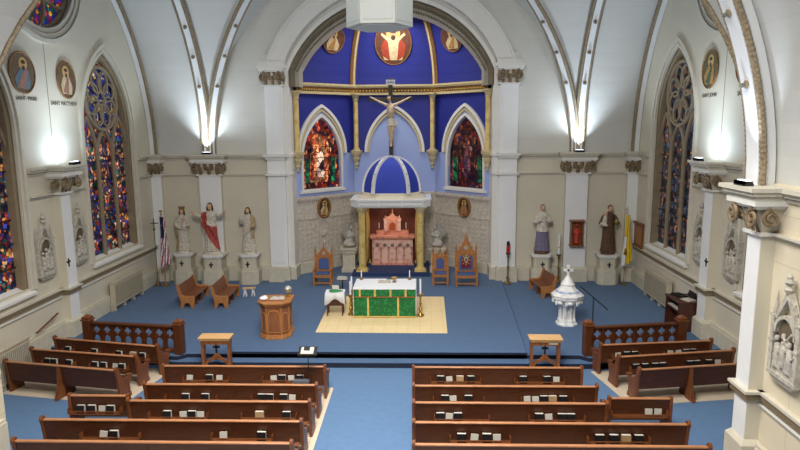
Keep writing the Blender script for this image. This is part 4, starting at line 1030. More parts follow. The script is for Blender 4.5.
# font
t=thing('baptismal_font','white carved marble font with domed lid and cross','font',(6.62,21.95,ZS)); t.scale=(.86,.86,.86)
P8=PI/8
B().lathe([(.46,0),(.46,.06),(.40,.1),(.38,.2)],8,ph=P8).build('base',M_fontm,t,smooth=0)
B().lathe([(.2,.2),(.19,.9)],8,ph=P8).build('shaft',M_fontm,t,smooth=0)
for k in range(8):
    a=2*PI*k/8+P8
    B().lathe([(.075,.2),(.08,.24),(.05,.27),(.048,.72),(.075,.76),(.09,.82)],8,(.3*cos(a),.3*sin(a))).build('colonnette',M_fontm,t)
bw=B().lathe([(.3,.82),(.42,.84),(.5,.98),(.6,1.1),(.66,1.16),(.66,1.24),(.62,1.26)],8,ph=P8).build('bowl',M_fontm,t,smooth=0)
for k in range(8):
    a=2*PI*k/8; b=B().at((.57*cos(a),.57*sin(a),0),a+PI/2)
    b.ell((0,0,1.02),(.13,.05,.08),8,6).ell((-.16,0,1.0),(.06,.05,.1),6,5); b.build('carved_leaf',M_fontm,bw)
ld=B().lathe([(.68,1.26),(.7,1.29),(.6,1.36),(.46,1.46),(.34,1.58),(.27,1.7)],8,ph=P8).build('lid',M_fontm,t,smooth=0)
B().lathe([(.28,1.70),(.3,1.74),(.26,1.78),(.17,1.92),(.1,2.04),(.04,2.12)],12).build('lid_spire',M_fontm,ld)
for k in range(8):
    a=2*PI*k/8; b=B().at((.46*cos(a),.46*sin(a),1.455),a+PI/2,0)
    b.M=b.M@Matrix.Rotation(R(-52),4,'X'); b.ell((0,0,0),(.11,.015,.07),10,5).ell((-.14,0,0),(.04,.012,.05),6,4).ell((.14,0,0),(.04,.012,.05),6,4); b.build('painted_motif',M_motif,ld)
B().box(-.055,.055,-.045,.045,2.08,2.56).box(-.2,.2,-.045,.045,2.27,2.39).build('cross',M_fontm,ld,bevel=.012)
# iron handrail near the font
t=thing('iron_handrail','thin black iron handrail sloping beside the font','handrail',(7.45,21.9,ZS))
B().tube([(-.25,.5,1.28),(.1,.0,1.0),(.45,-.55,.72)],.022,8).build('rail',M_black,t)
B().tube([(.1,0,0),(.1,0,1.0)],.02,8).lathe([(.06,0),(.06,.015)],10,(.1,0)).build('post',M_black,t)
# organ console
t=thing('organ_console','dark wooden organ console against the right wall','organ',(10.64,21.62,ZS),R(-90))
B().box(-.56,.56,-.1,.42,0,1.02).build('case',W_organ,t,bevel=.01)
B().box(-.6,.6,-.44,.44,1.02,1.07).build('top',W_organ,t,bevel=.01)
for s in (-1,1): B().box(s*.55-.03,s*.55+.03,-.4,-.1,0,1.02).build('side_panel',W_organ,t)
B().box(-.52,.52,-.38,-.1,.68,.74).build('key_shelf',W_organ,t); B().box(-.46,.46,-.36,-.16,.74,.76).build('keyboard',M_paper,t)
b=B().mat(0).box(-.26,.26,-.16,.16,0,.05).mat(1).box(-.2,.1,-.12,.12,.05,.07); tag(b.build('binder',[M_book,M_book],None,loc=(10.6,21.92,ZS+1.07),rz=R(-80)),'black open binder lying on the organ console','binder')
tag(B().box(-.2,.2,-.15,.15,0,.03).box(-.16,.2,-.12,.15,.03,.05).build('sheet_stack',M_paper,None,loc=(10.66,21.32,ZS+1.07),rz=R(-70)),'white sheets lying at the near end of the organ console','papers')
tag(B().at((0,0,0),0,R(-18)).box(-.28,.28,-.015,.015,0,.2).build('music_folder',M_book,None,loc=(10.92,21.68,ZS+1.085),rz=R(-90)),'black folder propped upright at the back of the organ console','folder')
# radiators
def radiator(label,loc,rz,L,H,gm=None):
    t=thing('radiator',label,'radiator',loc,rz); n=int(L/.09)
    B().box(-L/2,L/2,-.1,.1,.16,H-.06).build('front_cover',M_rad,t,bevel=.01)
    B().box(-L/2-.03,L/2+.03,-.13,.1,H-.06,H).build('top_cover',M_rad,t,bevel=.008)
    b=B()
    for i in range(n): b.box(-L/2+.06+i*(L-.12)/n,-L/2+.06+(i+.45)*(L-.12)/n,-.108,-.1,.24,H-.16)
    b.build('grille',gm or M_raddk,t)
    for x in (-L/2+.04,-L/6,L/6,L/2-.04): B().box(x-.03,x+.03,-.09,.06,0,.16).build('foot',M_rad,t)
    B().tube([(-L/2-.02,0,.3),(-L/2-.14,0,.3),(-L/2-.14,0,0)],.025,8).build('supply_pipe',M_rad,t)
    return t
radiator('cream radiator under the bright left window',(-10.87,24.65,ZS),R(90),2.5,1.15)
radiator('cream radiator under the dark right window',(10.87,24.65,ZS),R(-90),2.4,1.2)
radiator('cream radiator at the left edge behind the side pews',(-10.78,16.9,0),R(90),1.9,1.22,M_panelgrey)
# wooden handrail on left wall
t=thing('wall_handrail','sloping wooden handrail on the left wall','handrail',(-10.9,19.15,1.2),R(90))
B().tube([(-.6,0,-.14),(.6,0,.14)],.03,8).build('grip',W_bench,t)
for x in (-.45,.45): B().tube([(x,0,x*.23-.02),(x,.14,x*.23-.08)],.014,6).build('bracket',M_black,t)
# ================================================================ CANOPY, CRUCIFIX
BX=-.1
pf=B().prism([(-1.95,28.75),(1.75,28.75),(1.75,31.5),(-1.95,31.5)],'z',ZC+.002,ZC+.17).build('canopy_platform',M_carpetdk,None,smooth=0); S(pf,'dark blue carpeted step under the domed canopy','platform')
PZ=ZC+.17
t=thing('altar_canopy','domed blue canopy on gold marble columns over the pink altar','canopy',(BX,30.2,PZ))
ZR=3.64-PZ
for x in (-1.4,1.4):
    for y in (-.95,1.0):
        q=B().lathe([(.165,.16),(.155,ZR-.3)],18,(x,y)).build('column',M_goldmarble,t)
        B().box(x-.28,x+.28,y-.28,y+.28,0,.07).lathe([(.27,.07),(.28,.1),(.22,.14),(.23,.17)],16,(x,y)).build('column_base',M_goldmarble,q)
        B().lathe([(.16,ZR-.3),(.18,ZR-.27),(.155,ZR-.24),(.27,ZR-.06),(.27,ZR)],16,(x,y)).build('column_capital',M_gold2,q)
RY=1.3
B().box(-1.7,1.7,-RY+.1,RY,ZR,ZR+.08).build('soffit',M_trim,t)
en=B().prism([(-1.9+.35,-RY),(1.9-.35,-RY),(1.9,-RY+.35),(1.9,RY),(-1.9,RY),(-1.9,-RY+.35)],'z',ZR+.06,ZR+.36).build('entablature',M_white,t)
B().prism([(-1.93+.35,-RY-.04),(1.93-.35,-RY-.04),(1.94,-RY+.33),(1.94,RY),(-1.94,RY),(-1.94,-RY+.33)],'z',ZR+.33,ZR+.39).build('cornice',M_white,en)
for x0,x1 in ((-1.5,-.6),(-.5,.5),(.6,1.5)):
    lo=[(x0,ZR+.11),(x1,ZR+.11),(x1,ZR+.28),(x0,ZR+.28)]
    B().sweep([(x,-RY-.004,z) for x,z in lo],[(-.012,-.014),(.012,-.014),(.012,.014),(-.012,.014)],lambda i,q:((x0+x1)/2-q.x,0,ZR+.2-q.z),closed=True).build('panel_molding',M_silver,en)
B().lathe([(1.85,ZR+.36),(1.66,ZR+.5),(1.52,ZR+.53),(1.48,ZR+.66)],8,ph=P8,sy=.72).build('drum',M_cream,t,smooth=0)
ZD=ZR+.64; DR=1.4; DH=1.72
dpr=[(DR*cos(i/14*PI/2*.985)**.92,ZD+DH*sin(i/14*PI/2*.985)) for i in range(15)]
DA=[R(90+q) for q in (0,53,127,180,233,307)]
dv=[];df=[]
for r,z in dpr:
    for a in DA: dv.append((r*cos(a-PI/2+0),r*sin(a-PI/2)*.8,z))
for i in range(14):
    for k in range(6): df.append((i*6+k,i*6+(k+1)%6,(i+1)*6+(k+1)%6,(i+1)*6+k))
B().add(dv,df).build('dome',M_domeblue,t,smooth=25)
for k in range(6):
    a=DA[k]-PI/2; pth=[(r*cos(a),r*sin(a)*.8,z) for r,z in dpr]
    rb=B().sweep(pth,[(-.085,-.05),(.085,-.05),(.085,.05),(-.085,.05)],lambda i,q:Vector((-q.x,-q.y,ZD-q.z-.2))).build('dome_rib',M_white,t,smooth=30)
    for i in (2,5,8,11): 
        b=B()
        q=Vector(pth[i]); o_=Vector((q.x,q.y,(q.z-ZD)*.8)).normalized()*.055; b.ell(q+o_,(.035,.035,.035),8,5); b.build('rib_stud',M_silver,rb)
ZT=ZD+DH
B().lathe([(.16,ZT-.06),(.18,ZT-.02),(.08,ZT+.03),(.1,ZT+.06)],12).build('finial',M_white,t)
# rosewood panelling and gold curtains behind the tabernacle
pn=B().box(-1.2,1.2,1.03,1.08,0,ZR)
for i in range(9): pn.box(-1.16+i*.29-.03,-1.16+i*.29+.03,1.0,1.03,0,ZR)
pn.build('back_panelling',M_wainscot,t)
for s in (-1,1):
    b=B(); n=14; prof=[]
    for i in range(n+1): prof.append((s*(1.2+.0),0))
    v=[];f=[]
    for j in range(9):
        z=.04+j/8*(ZR-.1)
        for i in range(n+1):
            y=-.55+1.45*i/n; v.append((s*(1.3-.08*abs(sin(j*.35)))+.045*sin(i*2.2),y,z))
    for j in range(8):
        for i in range(n): a=j*(n+1)+i; f.append((a,a+1,a+n+2,a+n+1))
    o=b.add(v,f).build('side_curtain',M_curt,t); m=o.modifiers.new('s','SOLIDIFY'); m.thickness=.03
# pink tabernacle altar
t=thing('tabernacle_altar','pink marble altar with arcaded front under the blue dome','altar',(BX,30.65,PZ))
B().box(-1.02,1.02,-.1,.42,0,1.32).build('body',M_pinklt,t)
B().box(-1.06,1.06,-.2,.45,0,.1).build('base',M_pink,t)
B().box(-1.08,1.08,-.22,.48,1.32,1.40).box(-1.12,1.12,-.28,.48,1.40,1.5).build('mensa',M_pink,t,bevel=.01)
for k in range(6):
    x=-.96+k*.384
    B().lathe([(.06,.1),(.065,.14),(.038,.18),(.036,.82),(.06,.86),(.065,.92)],10,(x,-.15)).build('colonnette',M_pink,t)
for k in range(5):
    x=-.768+k*.384; b=B(); pt=[(x+.16*cos(PI*i/10),-.13,.94+.2*sin(PI*i/10)) for i in range(11)]
    b.sweep(pt,[(-.05,-.03),(.05,-.03),(.05,.03),(-.05,.03)],lambda i,q:(x-q.x,0,.9-q.z)); b.build('arch',M_pinklt,t)
    B().at((x,-.11,1.0)).ell((0,0,0),(.09,.03,.1),10,6).build('arch_shell',M_greycarv,t)
B().box(-.8,.8,.12,.42,1.5,1.72).build('gradine',M_pink,t)
tb=thing('tabernacle','pink marble tabernacle with gabled top standing on the pink altar','tabernacle',(BX,30.86,PZ+1.72)); tb.scale=(.74,.9,.86)
B().box(-.42,.42,-.2,.2,0,.62).build('body',M_pink,tb)
for s in (-1,1):
    q=B().box(s*.48-.09,s*.48+.09,-.24,.2,0,.66).build('pier',M_pinklt,tb); B().lathe([(.09,.66),(.1,.7),(.05,.74),(.01,.92)],8,(s*.48,-.06)).build('pinnacle',M_pinklt,q)
B().prism(lancet(0,.22,.04,.3,.2,6),'y',-.215,-.2).build('door',M_redgold,tb)
B().box(-.62,.62,-.22,.2,.62,.68).prism([(-.5,.68),(.5,.68),(.42,.78),(.22,.82),(.16,.93),(.06,.97),(0,1.1),(-.06,.97),(-.16,.93),(-.22,.82),(-.42,.78)],'y',-.2,.18).build('gable',M_pink,tb)
B().lathe([(.05,1.06),(.03,1.12),(.05,1.16),(.01,1.25)],8).build('finial',M_pink,tb)
for x in (-.68,.68):
    c=altar_candle('slim candle %s the tabernacle on the pink altar'%('left of' if x<0 else 'right of'),(BX+x,30.93,PZ+1.72))
# crucifix
CZ=PZ+ZT+.06
t=thing('crucifix','large crucifix with white corpus rising above the blue dome','crucifix',(BX,30.2,CZ))
H0=9.72-CZ; ZA=8.72-CZ
B().box(-.1,.1,.02,.12,0,H0).box(-1.05,1.05,.025,.115,ZA-.1,ZA+.1).build('cross',M_crosswood,t,bevel=.01)
B().box(-.22,.22,-.0,.025,H0-.32,H0-.08).build('title_board',M_paper2,t)
text('INRI',.17,M_letter,t,Matrix(((1,0,0,0),(0,0,-1,-.002),(0,1,0,H0-.2),(0,0,0,1))))
b=B(); y=-.12
hipz=ZA-1.15
b.tube([(0,y,ZA-.22),(0,y-.02,ZA-.4),(0.01,y-.05,ZA-.62),(.02,y,ZA-.9),(0.02,y-.01,ZA-1.06)],[.10,.19,.185,.14,.165],12)
b.tube([(0,y,ZA-.24),(-.02,y-.05,ZA-.12),(-.05,y-.09,ZA-.02)],[.07,.065,.06],8)
b.ell((-.07,y-.11,ZA+.05),(.1,.115,.135),12,8); b.ell((-.085,y-.225,ZA+.02),(.02,.03,.035),6,4)
for s in (-1,1):
    b.tube([(s*.13,y,ZA-.27),(s*.22,y,ZA-.26),(s*.52,y+.02,ZA-.12),(s*.86,y+.06,ZA+.06)],[.085,.075,.06,.04],9)
    b.ell((s*.92,y+.06,ZA+.09),(.06,.035,.045),8,5)
    for k in range(5): b.tube([(s*.94,y+.05,ZA+.07+.018*k),(s*(1.0+.01*k),y+.02-.01*k,ZA+.085+.022*k)],[.014,.009],5)
    b.tube([(s*.085,y,ZA-1.05),(s*.09+.02,y-.12,ZA-1.42),(s*.07+.02,y-.13,ZA-1.52)],[.115,.085,.075],9)
    b.tube([(s*.07+.02,y-.13,ZA-1.5),(s*.05+.01,y-.03,ZA-1.8),(s*.025,y+.03,ZA-2.08)],[.075,.065,.042],9)
    b.tube([(s*.025,y+.03,ZA-2.06),(s*.03,y-.05,ZA-2.16),(s*.03,y-.09,ZA-2.24)],[.05,.045,.03],8)
body('corpus',b,[M_corpus,M_hair],lambda c:1 if (c.z>ZA-.0 and c.y>y-.13 and abs(c.x+.06)<.14) or c.z>ZA+.12 else 0,t,.022,2)
b=B(); b.tube([(0.02,y-.01,ZA-.92),(.02,y-.02,ZA-1.08),(.03,y-.07,ZA-1.3)],[.165,.2,.19],12); b.tube([(.2,y-.02,ZA-.98),(.27,y-.03,ZA-1.15),(.25,y-.05,ZA-1.34)],[.05,.07,.03],8)
me=remesh(b,.022,1); me.materials.append(M_ivory); mesh_obj('loincloth',me,t,180)
# ================================================================ STATUES
def figure(name,par,H,cols,fn,robe,arms,head=(0,0),lean=0,beard=False,hair=None,wide=1.0,folds=13,extra=None,vox=.022):
    # continuous draped figure facing -y.  H is the full height, head 1/7.5
    hd=H/7.4; b=B(); hz=H-hd*.52
    pr=[(.245,0),(.25,.04),(.225,.18*H),(.205,.34*H),(.2,.46*H),(.185,.58*H),(.2,.68*H),(.215,.75*H),(.19,.80*H),(.11,.835*H),(.06,.86*H)]
    pr=[(r*H/1.95*wide*1.12,z) for r,z in pr]
    b.lathe(pr,40,sx=1.08,sy=.78,fold=lambda a,z:1+(.17*sin(folds*a+2*sin(z*2))*max(0,1-z/(.62*H))+.02*sin(5*a+z*6)))
    b.tube([(0,0,.82*H),(head[0]*.4,head[1]*.4,.875*H),(head[0]*.7,head[1]*.7,hz-hd*.2)],[.07*H/1.95,.055*H/1.95,.06*H/1.95],10)
    hx,hy=head; b.ell((hx,hy,hz),(hd*.36,hd*.42,hd*.52),14,10)
    b.tube([(hx,hy-hd*.39,hz+hd*.05),(hx,hy-hd*.52,hz-hd*.1),(hx,hy-hd*.42,hz-hd*.14)],[hd*.05,hd*.08,hd*.04],6)
    b.ell((hx,hy-hd*.36,hz-hd*.38),(hd*.17,hd*.12,hd*.1),8,5)
    for s in (-1,1):
        b.ell((hx+s*hd*.15,hy-hd*.37,hz+hd*.12),(hd*.1,hd*.06,hd*.035),6,4); b.ell((hx+s*hd*.37,hy,hz-hd*.02),(hd*.05,hd*.09,hd*.13),6,4)
    k=H/1.95
    for sh,el,wr,ti in arms:
        sh,el,wr,ti=[Vector(p)*k for p in (sh,el,wr,ti)]
        b.tube([sh,sh.lerp(el,.5),el,el.lerp(wr,.55),wr],[.095*k,.09*k,.085*k,.085*k,.07*k],10)
        d=(ti-wr); dn=d.normalized(); u=dn.cross(Vector((0,0,1))); u=u.normalized() if u.length>.1 else Vector((1,0,0)); w=u.cross(dn)
        b.tube([wr-dn*.03,wr+d*.25,wr+d*.55],[.038*k,.045*k,.05*k],8)
        for q in range(4):
            o_=u*(q-1.5)*.026*k; L=(.85,1,.96,.8)[q]; b.tube([wr+d*.5+o_,wr+d*(.5+.3*L)+o_*1.2-w*.006,wr+d*(.5+.5*L)+o_*1.3-w*.02*k],[.017*k,.015*k,.011*k],5)
        b.tube([wr+d*.15+u*.03*k,wr+d*.4+u*.075*k,wr+d*.62+u*.085*k],[.019*k,.017*k,.012*k],5)
    for s in (-1,1): b.ell((s*.09*k,-.2*k,.035*k),(.05*k,.1*k,.04*k),8,5)
    if extra: extra(b,k)
    me=body(name,b,cols,lambda c:fn(c,H,hz,hd,(hx,hy)),par,vox,2)
    if hair:
        b=B(); b.ell((hx,hy+hd*.08,hz+hd*.1),(hd*.42,hd*.43,hd*.49),14,10)
        if beard: b.tube([(hx,hy-hd*.3,hz-hd*.3),(hx,hy-hd*.36,hz-hd*.5),(hx,hy-hd*.34,hz-hd*.68)],[hd*.2,hd*.17,hd*.05],8)
        if robe=='long':
            for s in (-1,1): b.tube([(hx+s*hd*.34,hy+hd*.05,hz+hd*.1),(hx+s*hd*.42,hy+hd*.06,hz-hd*.4),(hx+s*hd*.4,hy+hd*.05,hz-hd*.85)],[hd*.14,hd*.17,hd*.08],8)
        # cut the face clear
        hb=remesh(b,.022,1); bm=bmesh.new(); bm.from_mesh(hb)
        dl=[v for v in bm.verts if v.co.y<hy-hd*.16 and hz-hd*.36<v.co.z<hz+hd*.3 and abs(v.co.x-hx)<hd*.34]
        bmesh.ops.delete(bm,geom=dl,context='VERTS'); bm.to_mesh(hb); bm.free(); hb.materials.append(hair); mesh_obj('hair',hb,par,180)
    return me
def pedestal(label,loc,w,d,H,attached=True,cross=True):
    t=thing('pedestal',label,'pedestal',loc); h=w/2; c=.14
    def P(q): return [(-h-q,d/2),(-h-q,-d/2+c-q*.4),(-h+c-q*.4,-d/2-q),(h-c+q*.4,-d/2-q),(h+q,-d/2+c-q*.4),(h+q,d/2)]
    B().prism(P(.0),'z',.7,H-.16).build('shaft',M_stone,t,smooth=0)
    B().prism(P(.09),'z',0,.62).prism(P(.05),'z',.62,.7).build('base',M_stone,t,smooth=0)
    B().prism(P(.04),'z',H-.16,H-.1).prism(P(.1),'z',H-.1,H).build('cap',M_trim,t,smooth=0)
    if cross: B().box(-.028,.028,-d/2-.025,-d/2,H-.58,H-.33).box(-.09,.09,-d/2-.025,-d/2,H-.47,H-.415).lathe([(.04,H-.46),(.05,H-.43),(.04,H-.41)],8,(0,-d/2-.015)).build('cross_plaque',M_black,t)
    return t
PH=1.44
peds=[('stone pedestal with cross under the mother-and-child statue',-9.68,27.91,.74,.7,PH),('stone pedestal with cross under the red-robed statue',-8.24,27.8,.86,.9,PH-.02),('stone pedestal with cross under the pale statue near the arch',-6.62,27.91,.74,.7,PH-.04),('stone pedestal with cross under the purple-robed statue',6.82,27.91,.76,.7,PH-.06),('stone pedestal with cross under the brown-robed statue',9.80,27.91,.76,.7,PH-.08)]
for lb,x,y,w,d,h in peds: pedestal(lb,(x,y,ZS),w,d,h)
def plinth(t,r,h,mat): B().lathe([(r,0),(r,h*.7),(r*.92,h)],18,sy=.8).build('plinth',mat,t)
# 1 mother and child
t=thing('statue','pale statue of a crowned woman holding a child','statue',(-9.68,27.9,ZS+PH)); plinth(t,.3,.1,M_ivory)
f_=thing('x','x','x'); bpy.data.objects.remove(f_)
def raise_(o,z): o.location.z+=z; return o
def kid(b,k):
    b.ell((.19*k,-.2*k,1.46*k),(.085*k,.09*k,.1*k),10,8); b.tube([(.17*k,-.17*k,1.38*k),(.17*k,-.17*k,1.15*k),(.12*k,-.2*k,.98*k)],[.07*k,.11*k,.08*k],10); b.tube([(.22*k,-.2*k,1.33*k),(.3*k,-.27*k,1.3*k)],[.04*k,.025*k],6)
    b.tube([(-.2*k,.02,1.55*k),(-.3*k,.03,1.2*k),(-.28*k,.0,.7*k)],[.1*k,.1*k,.06*k],8)
o=figure('figure',t,1.86,[M_ivory,M_skin,M_tanrobe],lambda c,H,hz,hd,h:1 if (c.z>.86*H and abs(c.x)<.13 and c.y<h[1]) or (c.x>.1 and c.y<-.12 and c.z>1.32) else (2 if c.x<-.12 and c.z<1.4 and c.x+.25*c.z<.02 else 0),'long',[((.2,0,1.5),(.3,-.06,1.18),(.14,-.24,1.16),(.04,-.3,1.18)),((-.2,0,1.5),(-.27,-.08,1.18),(-.04,-.25,1.05),(.08,-.28,1.05))],(0.03,-.04),hair=M_hair,extra=kid); raise_(o,.1); [setattr(c.location,'z',.1) for c in t.children if c.name.split('.')[0] in ('figure','hair')]
cr=B().lathe([(.105,1.90),(.125,2.0)],14,(.03,-.02),cap=False)
for k_ in range(7): cr.fr(.03+.11*cos(k_*.9)-.02,.03+.11*cos(k_*.9)+.02,-.02+.11*sin(k_*.9)-.02,-.02+.11*sin(k_*.9)+.02,1.96,.03+.125*cos(k_*.9)-.004,.03+.125*cos(k_*.9)+.004,-.02+.125*sin(k_*.9)-.004,-.02+.125*sin(k_*.9)+.004,2.06)
cr.build('crown',M_golddk,t)
# 2 red robe, arms outstretched
t=thing('statue','bearded statue with outspread arms in white tunic and red mantle','statue',(-8.28,27.72,ZS+PH-.02)); plinth(t,.38,.12,M_grey)
o=figure('figure',t,2.1,[M_ivory,M_skin,M_red],lambda c,H,hz,hd,h:1 if (c.z>.84*H and abs(c.x)<.15) or abs(c.x)>.60 else (2 if (.52-1.5*c.x<c.z<1.16-.35*c.x) or (c.x<-.1 and 1.0<c.z<1.72 and abs(c.x)<.36) else 0),'long',[((.2,0,1.52),(.42,-.08,1.42),(.60,-.17,1.56),(.70,-.2,1.67)),((-.2,0,1.52),(-.42,-.08,1.42),(-.62,-.17,1.56),(-.72,-.2,1.67))],(0,-.03),beard=True,hair=M_hair,extra=lambda b,k:(b.tube([(-.26*k,.02,1.5*k),(-.32*k,.04,1.1*k),(-.24*k,.06,.6*k)],[.1*k,.11*k,.05*k],8),b.tube([(-.2*k,-.1*k,1.25*k),(.1*k,-.2*k,.95*k),(.24*k,-.12*k,.55*k)],[.08*k,.09*k,.06*k],8)))
for c in t.children:
    if c.name.split('.')[0] in('figure','hair'): c.location.z=.12
# 3 pale statue raising a hand
t=thing('statue','dark-haired statue in pale cream robe raising its right hand','statue',(-6.60,27.9,ZS+PH-.04)); plinth(t,.3,.1,M_ivory)
figure('figure',t,1.92,[M_ivory,M_skin,M_tanrobe],lambda c,H,hz,hd,h:1 if (c.z>.86*H and abs(c.x)<.13) else (2 if (c.z>.55 and c.z<1.62 and c.x>.13) else 0),'long',[((.2,0,1.5),(.3,-.05,1.2),(.2,-.24,1.1),(.1,-.3,1.12)),((-.2,0,1.5),(-.33,-.08,1.28),(-.27,-.24,1.5),(-.25,-.27,1.64))],(0,-.03),hair=M_hair,beard=True,extra=lambda b,k:b.tube([(.24*k,-.02,1.5*k),(.1*k,-.2*k,1.0*k),(-.2*k,-.15*k,.75*k)],[.09*k,.08*k,.05*k],8))
for c in t.children:
    if c.name.split('.')[0] in('figure','hair'): c.location.z=.1
# 4 purple cassock, white surplice
t=thing('statue','statue in white surplice over a long purple cassock','statue',(6.82,27.9,ZS+PH-.06)); plinth(t,.32,.12,M_habit)
figure('figure',t,2.0,[M_ivory,M_skin,M_purple],lambda c,H,hz,hd,h:1 if (c.z>.86*H and abs(c.x)<.14) else (2 if c.z<.42*H else 0),'short',[((.2,0,1.5),(.36,-.06,1.22),(.17,-.25,1.28),(.08,-.3,1.33)),((-.2,0,1.5),(-.36,-.06,1.22),(-.17,-.25,1.28),(-.08,-.3,1.33))],(0,-.05),hair=M_hairgrey,extra=lambda b,k:b.lathe([(.27*k,.82*k),(.24*k,1.0*k),(.18*k,1.2*k)],30,sy=.8,fold=lambda a,z:1+.05*sin(11*a)))
for c in t.children:
    if c.name.split('.')[0] in('figure','hair'): c.location.z=.12
# 5 brown habit holding a child
t=thing('statue','brown-robed friar statue holding a small child','statue',(9.80,27.9,ZS+PH-.08)); plinth(t,.3,.1,M_habit)
def kid2(b,k): b.ell((-.2*k,-.2*k,1.62*k),(.075*k,.08*k,.095*k),10,8); b.tube([(-.2*k,-.18*k,1.55*k),(-.22*k,-.18*k,1.34*k),(-.2*k,-.22*k,1.15*k)],[.06*k,.1*k,.07*k],10)
figure('figure',t,2.0,[M_habit,M_skin,M_ivory],lambda c,H,hz,hd,h:2 if c.x<-.12 and c.y<-.14 and 1.1*H/1.95<c.z<1.56*H/1.95 else (1 if (c.z>.87*H and abs(c.x)<.13) or (c.x<-.12 and c.y<-.14 and c.z>1.5) else 0),'short',[((.2,0,1.5),(.36,-.06,1.2),(.2,-.26,1.22),(.1,-.32,1.26)),((-.2,0,1.5),(-.36,-.06,1.2),(-.2,-.28,1.14),(-.08,-.32,1.14))],(0.03,-.04),hair=M_hair,extra=kid2)
for c in t.children:
    if c.name.split('.')[0] in('figure','hair'): c.location.z=.1
bq=B().lathe([(.015,.85),(.012,1.4)],6,(.22,-.3)).ell((.24,-.3,1.45),(.08,.06,.09),8,5).build('lily_branch',M_yelgreen,t)
for o_ in list(SC.objects):
    if o_.name.split('.')[0]=='statue': o_.scale=(1.06,1.0,1.06)
# kneeling angels on pedestals
def angel(label,plabel,x,y,s):
    p=thing('pedestal',plabel,'pedestal',(x,y,ZC)); h=.3
    B().box(-h-.06,h+.06,-h-.06,h+.06,0,.2).build('base',M_stone,p); B().box(-h,h,-h,h,.2,.95).build('shaft',M_stone,p)
    B().fr(-h,h,-h,h,.85,-h-.1,h+.1,-h-.1,h+.1,1.12).box(-h-.13,h+.13,-h-.13,h+.13,1.12,1.2).build('cap',M_stone,p)
    b=B()
    for i in range(5): b.ell((-.24+.12*i,-h-.04,.95-.04*abs(2-i)*-1),(.06,.04,.1),7,5)
    b.ell((0,-h-.02,.6),(.06,.03,.06),8,5); b.build('carved_garland',M_stone,p)
    t=thing('angel_statue',label,'statue',(x,y,ZC+1.215)); 
    b=B(); b.ell((0,0,.14),(.32,.3,.15),14,8); b.ell((-s*.12,-.12,.2),(.16,.2,.16),10,6)
    b.tube([(0,.05,.2),(s*.03,.02,.5),(s*.06,-.02,.78)],[.24,.19,.15],12); b.tube([(s*.06,-.02,.78),(s*.09,-.06,.9)],[.07,.06],8)
    b.ell((s*.13,-.09,.98),(.095,.11,.125),12,8)
    for q in (-1,1): b.tube([(s*.05+q*.14,-.02,.72),(s*.12+q*.16,-.16,.52),(s*.22+q*.02,-.26,.6)],[.065,.06,.045],8)
    for q in range(4): b.tube([(s*.22-.03+q*.02,-.26,.6),(s*.25-.03+q*.02,-.3,.68),(s*.26-.03+q*.02,-.29,.74)],[.016,.014,.01],5)
    body('figure',b,[M_angel,M_angelhair],lambda c:1 if c.z>.96 and c.y>-.12 else 0,t,.022,2)
    for q in (-1,1):
        b=B(); pl=[(s*.02,.45),(s*.06,.8),(-s*.02,1.06),(-s*.14,1.18),(-s*.28,1.14),(-s*.4,.95),(-s*.5,.62),(-s*.4,.68),(-s*.4,.5),(-s*.29,.58),(-s*.27,.4),(-s*.16,.46),(-s*.1,.3)]
        b.at((0,.14+q*.09,0),q*.25).prism(pl,'y',-.03,.03).build('wing',M_wing,t,bevel=.015)
angel('kneeling stone angel facing right beside the canopy','carved stone pedestal of the angel left of the canopy',-2.2,29.95,1)
angel('kneeling stone angel facing left beside the canopy','carved stone pedestal of the angel right of the canopy',2.12,29.95,-1)
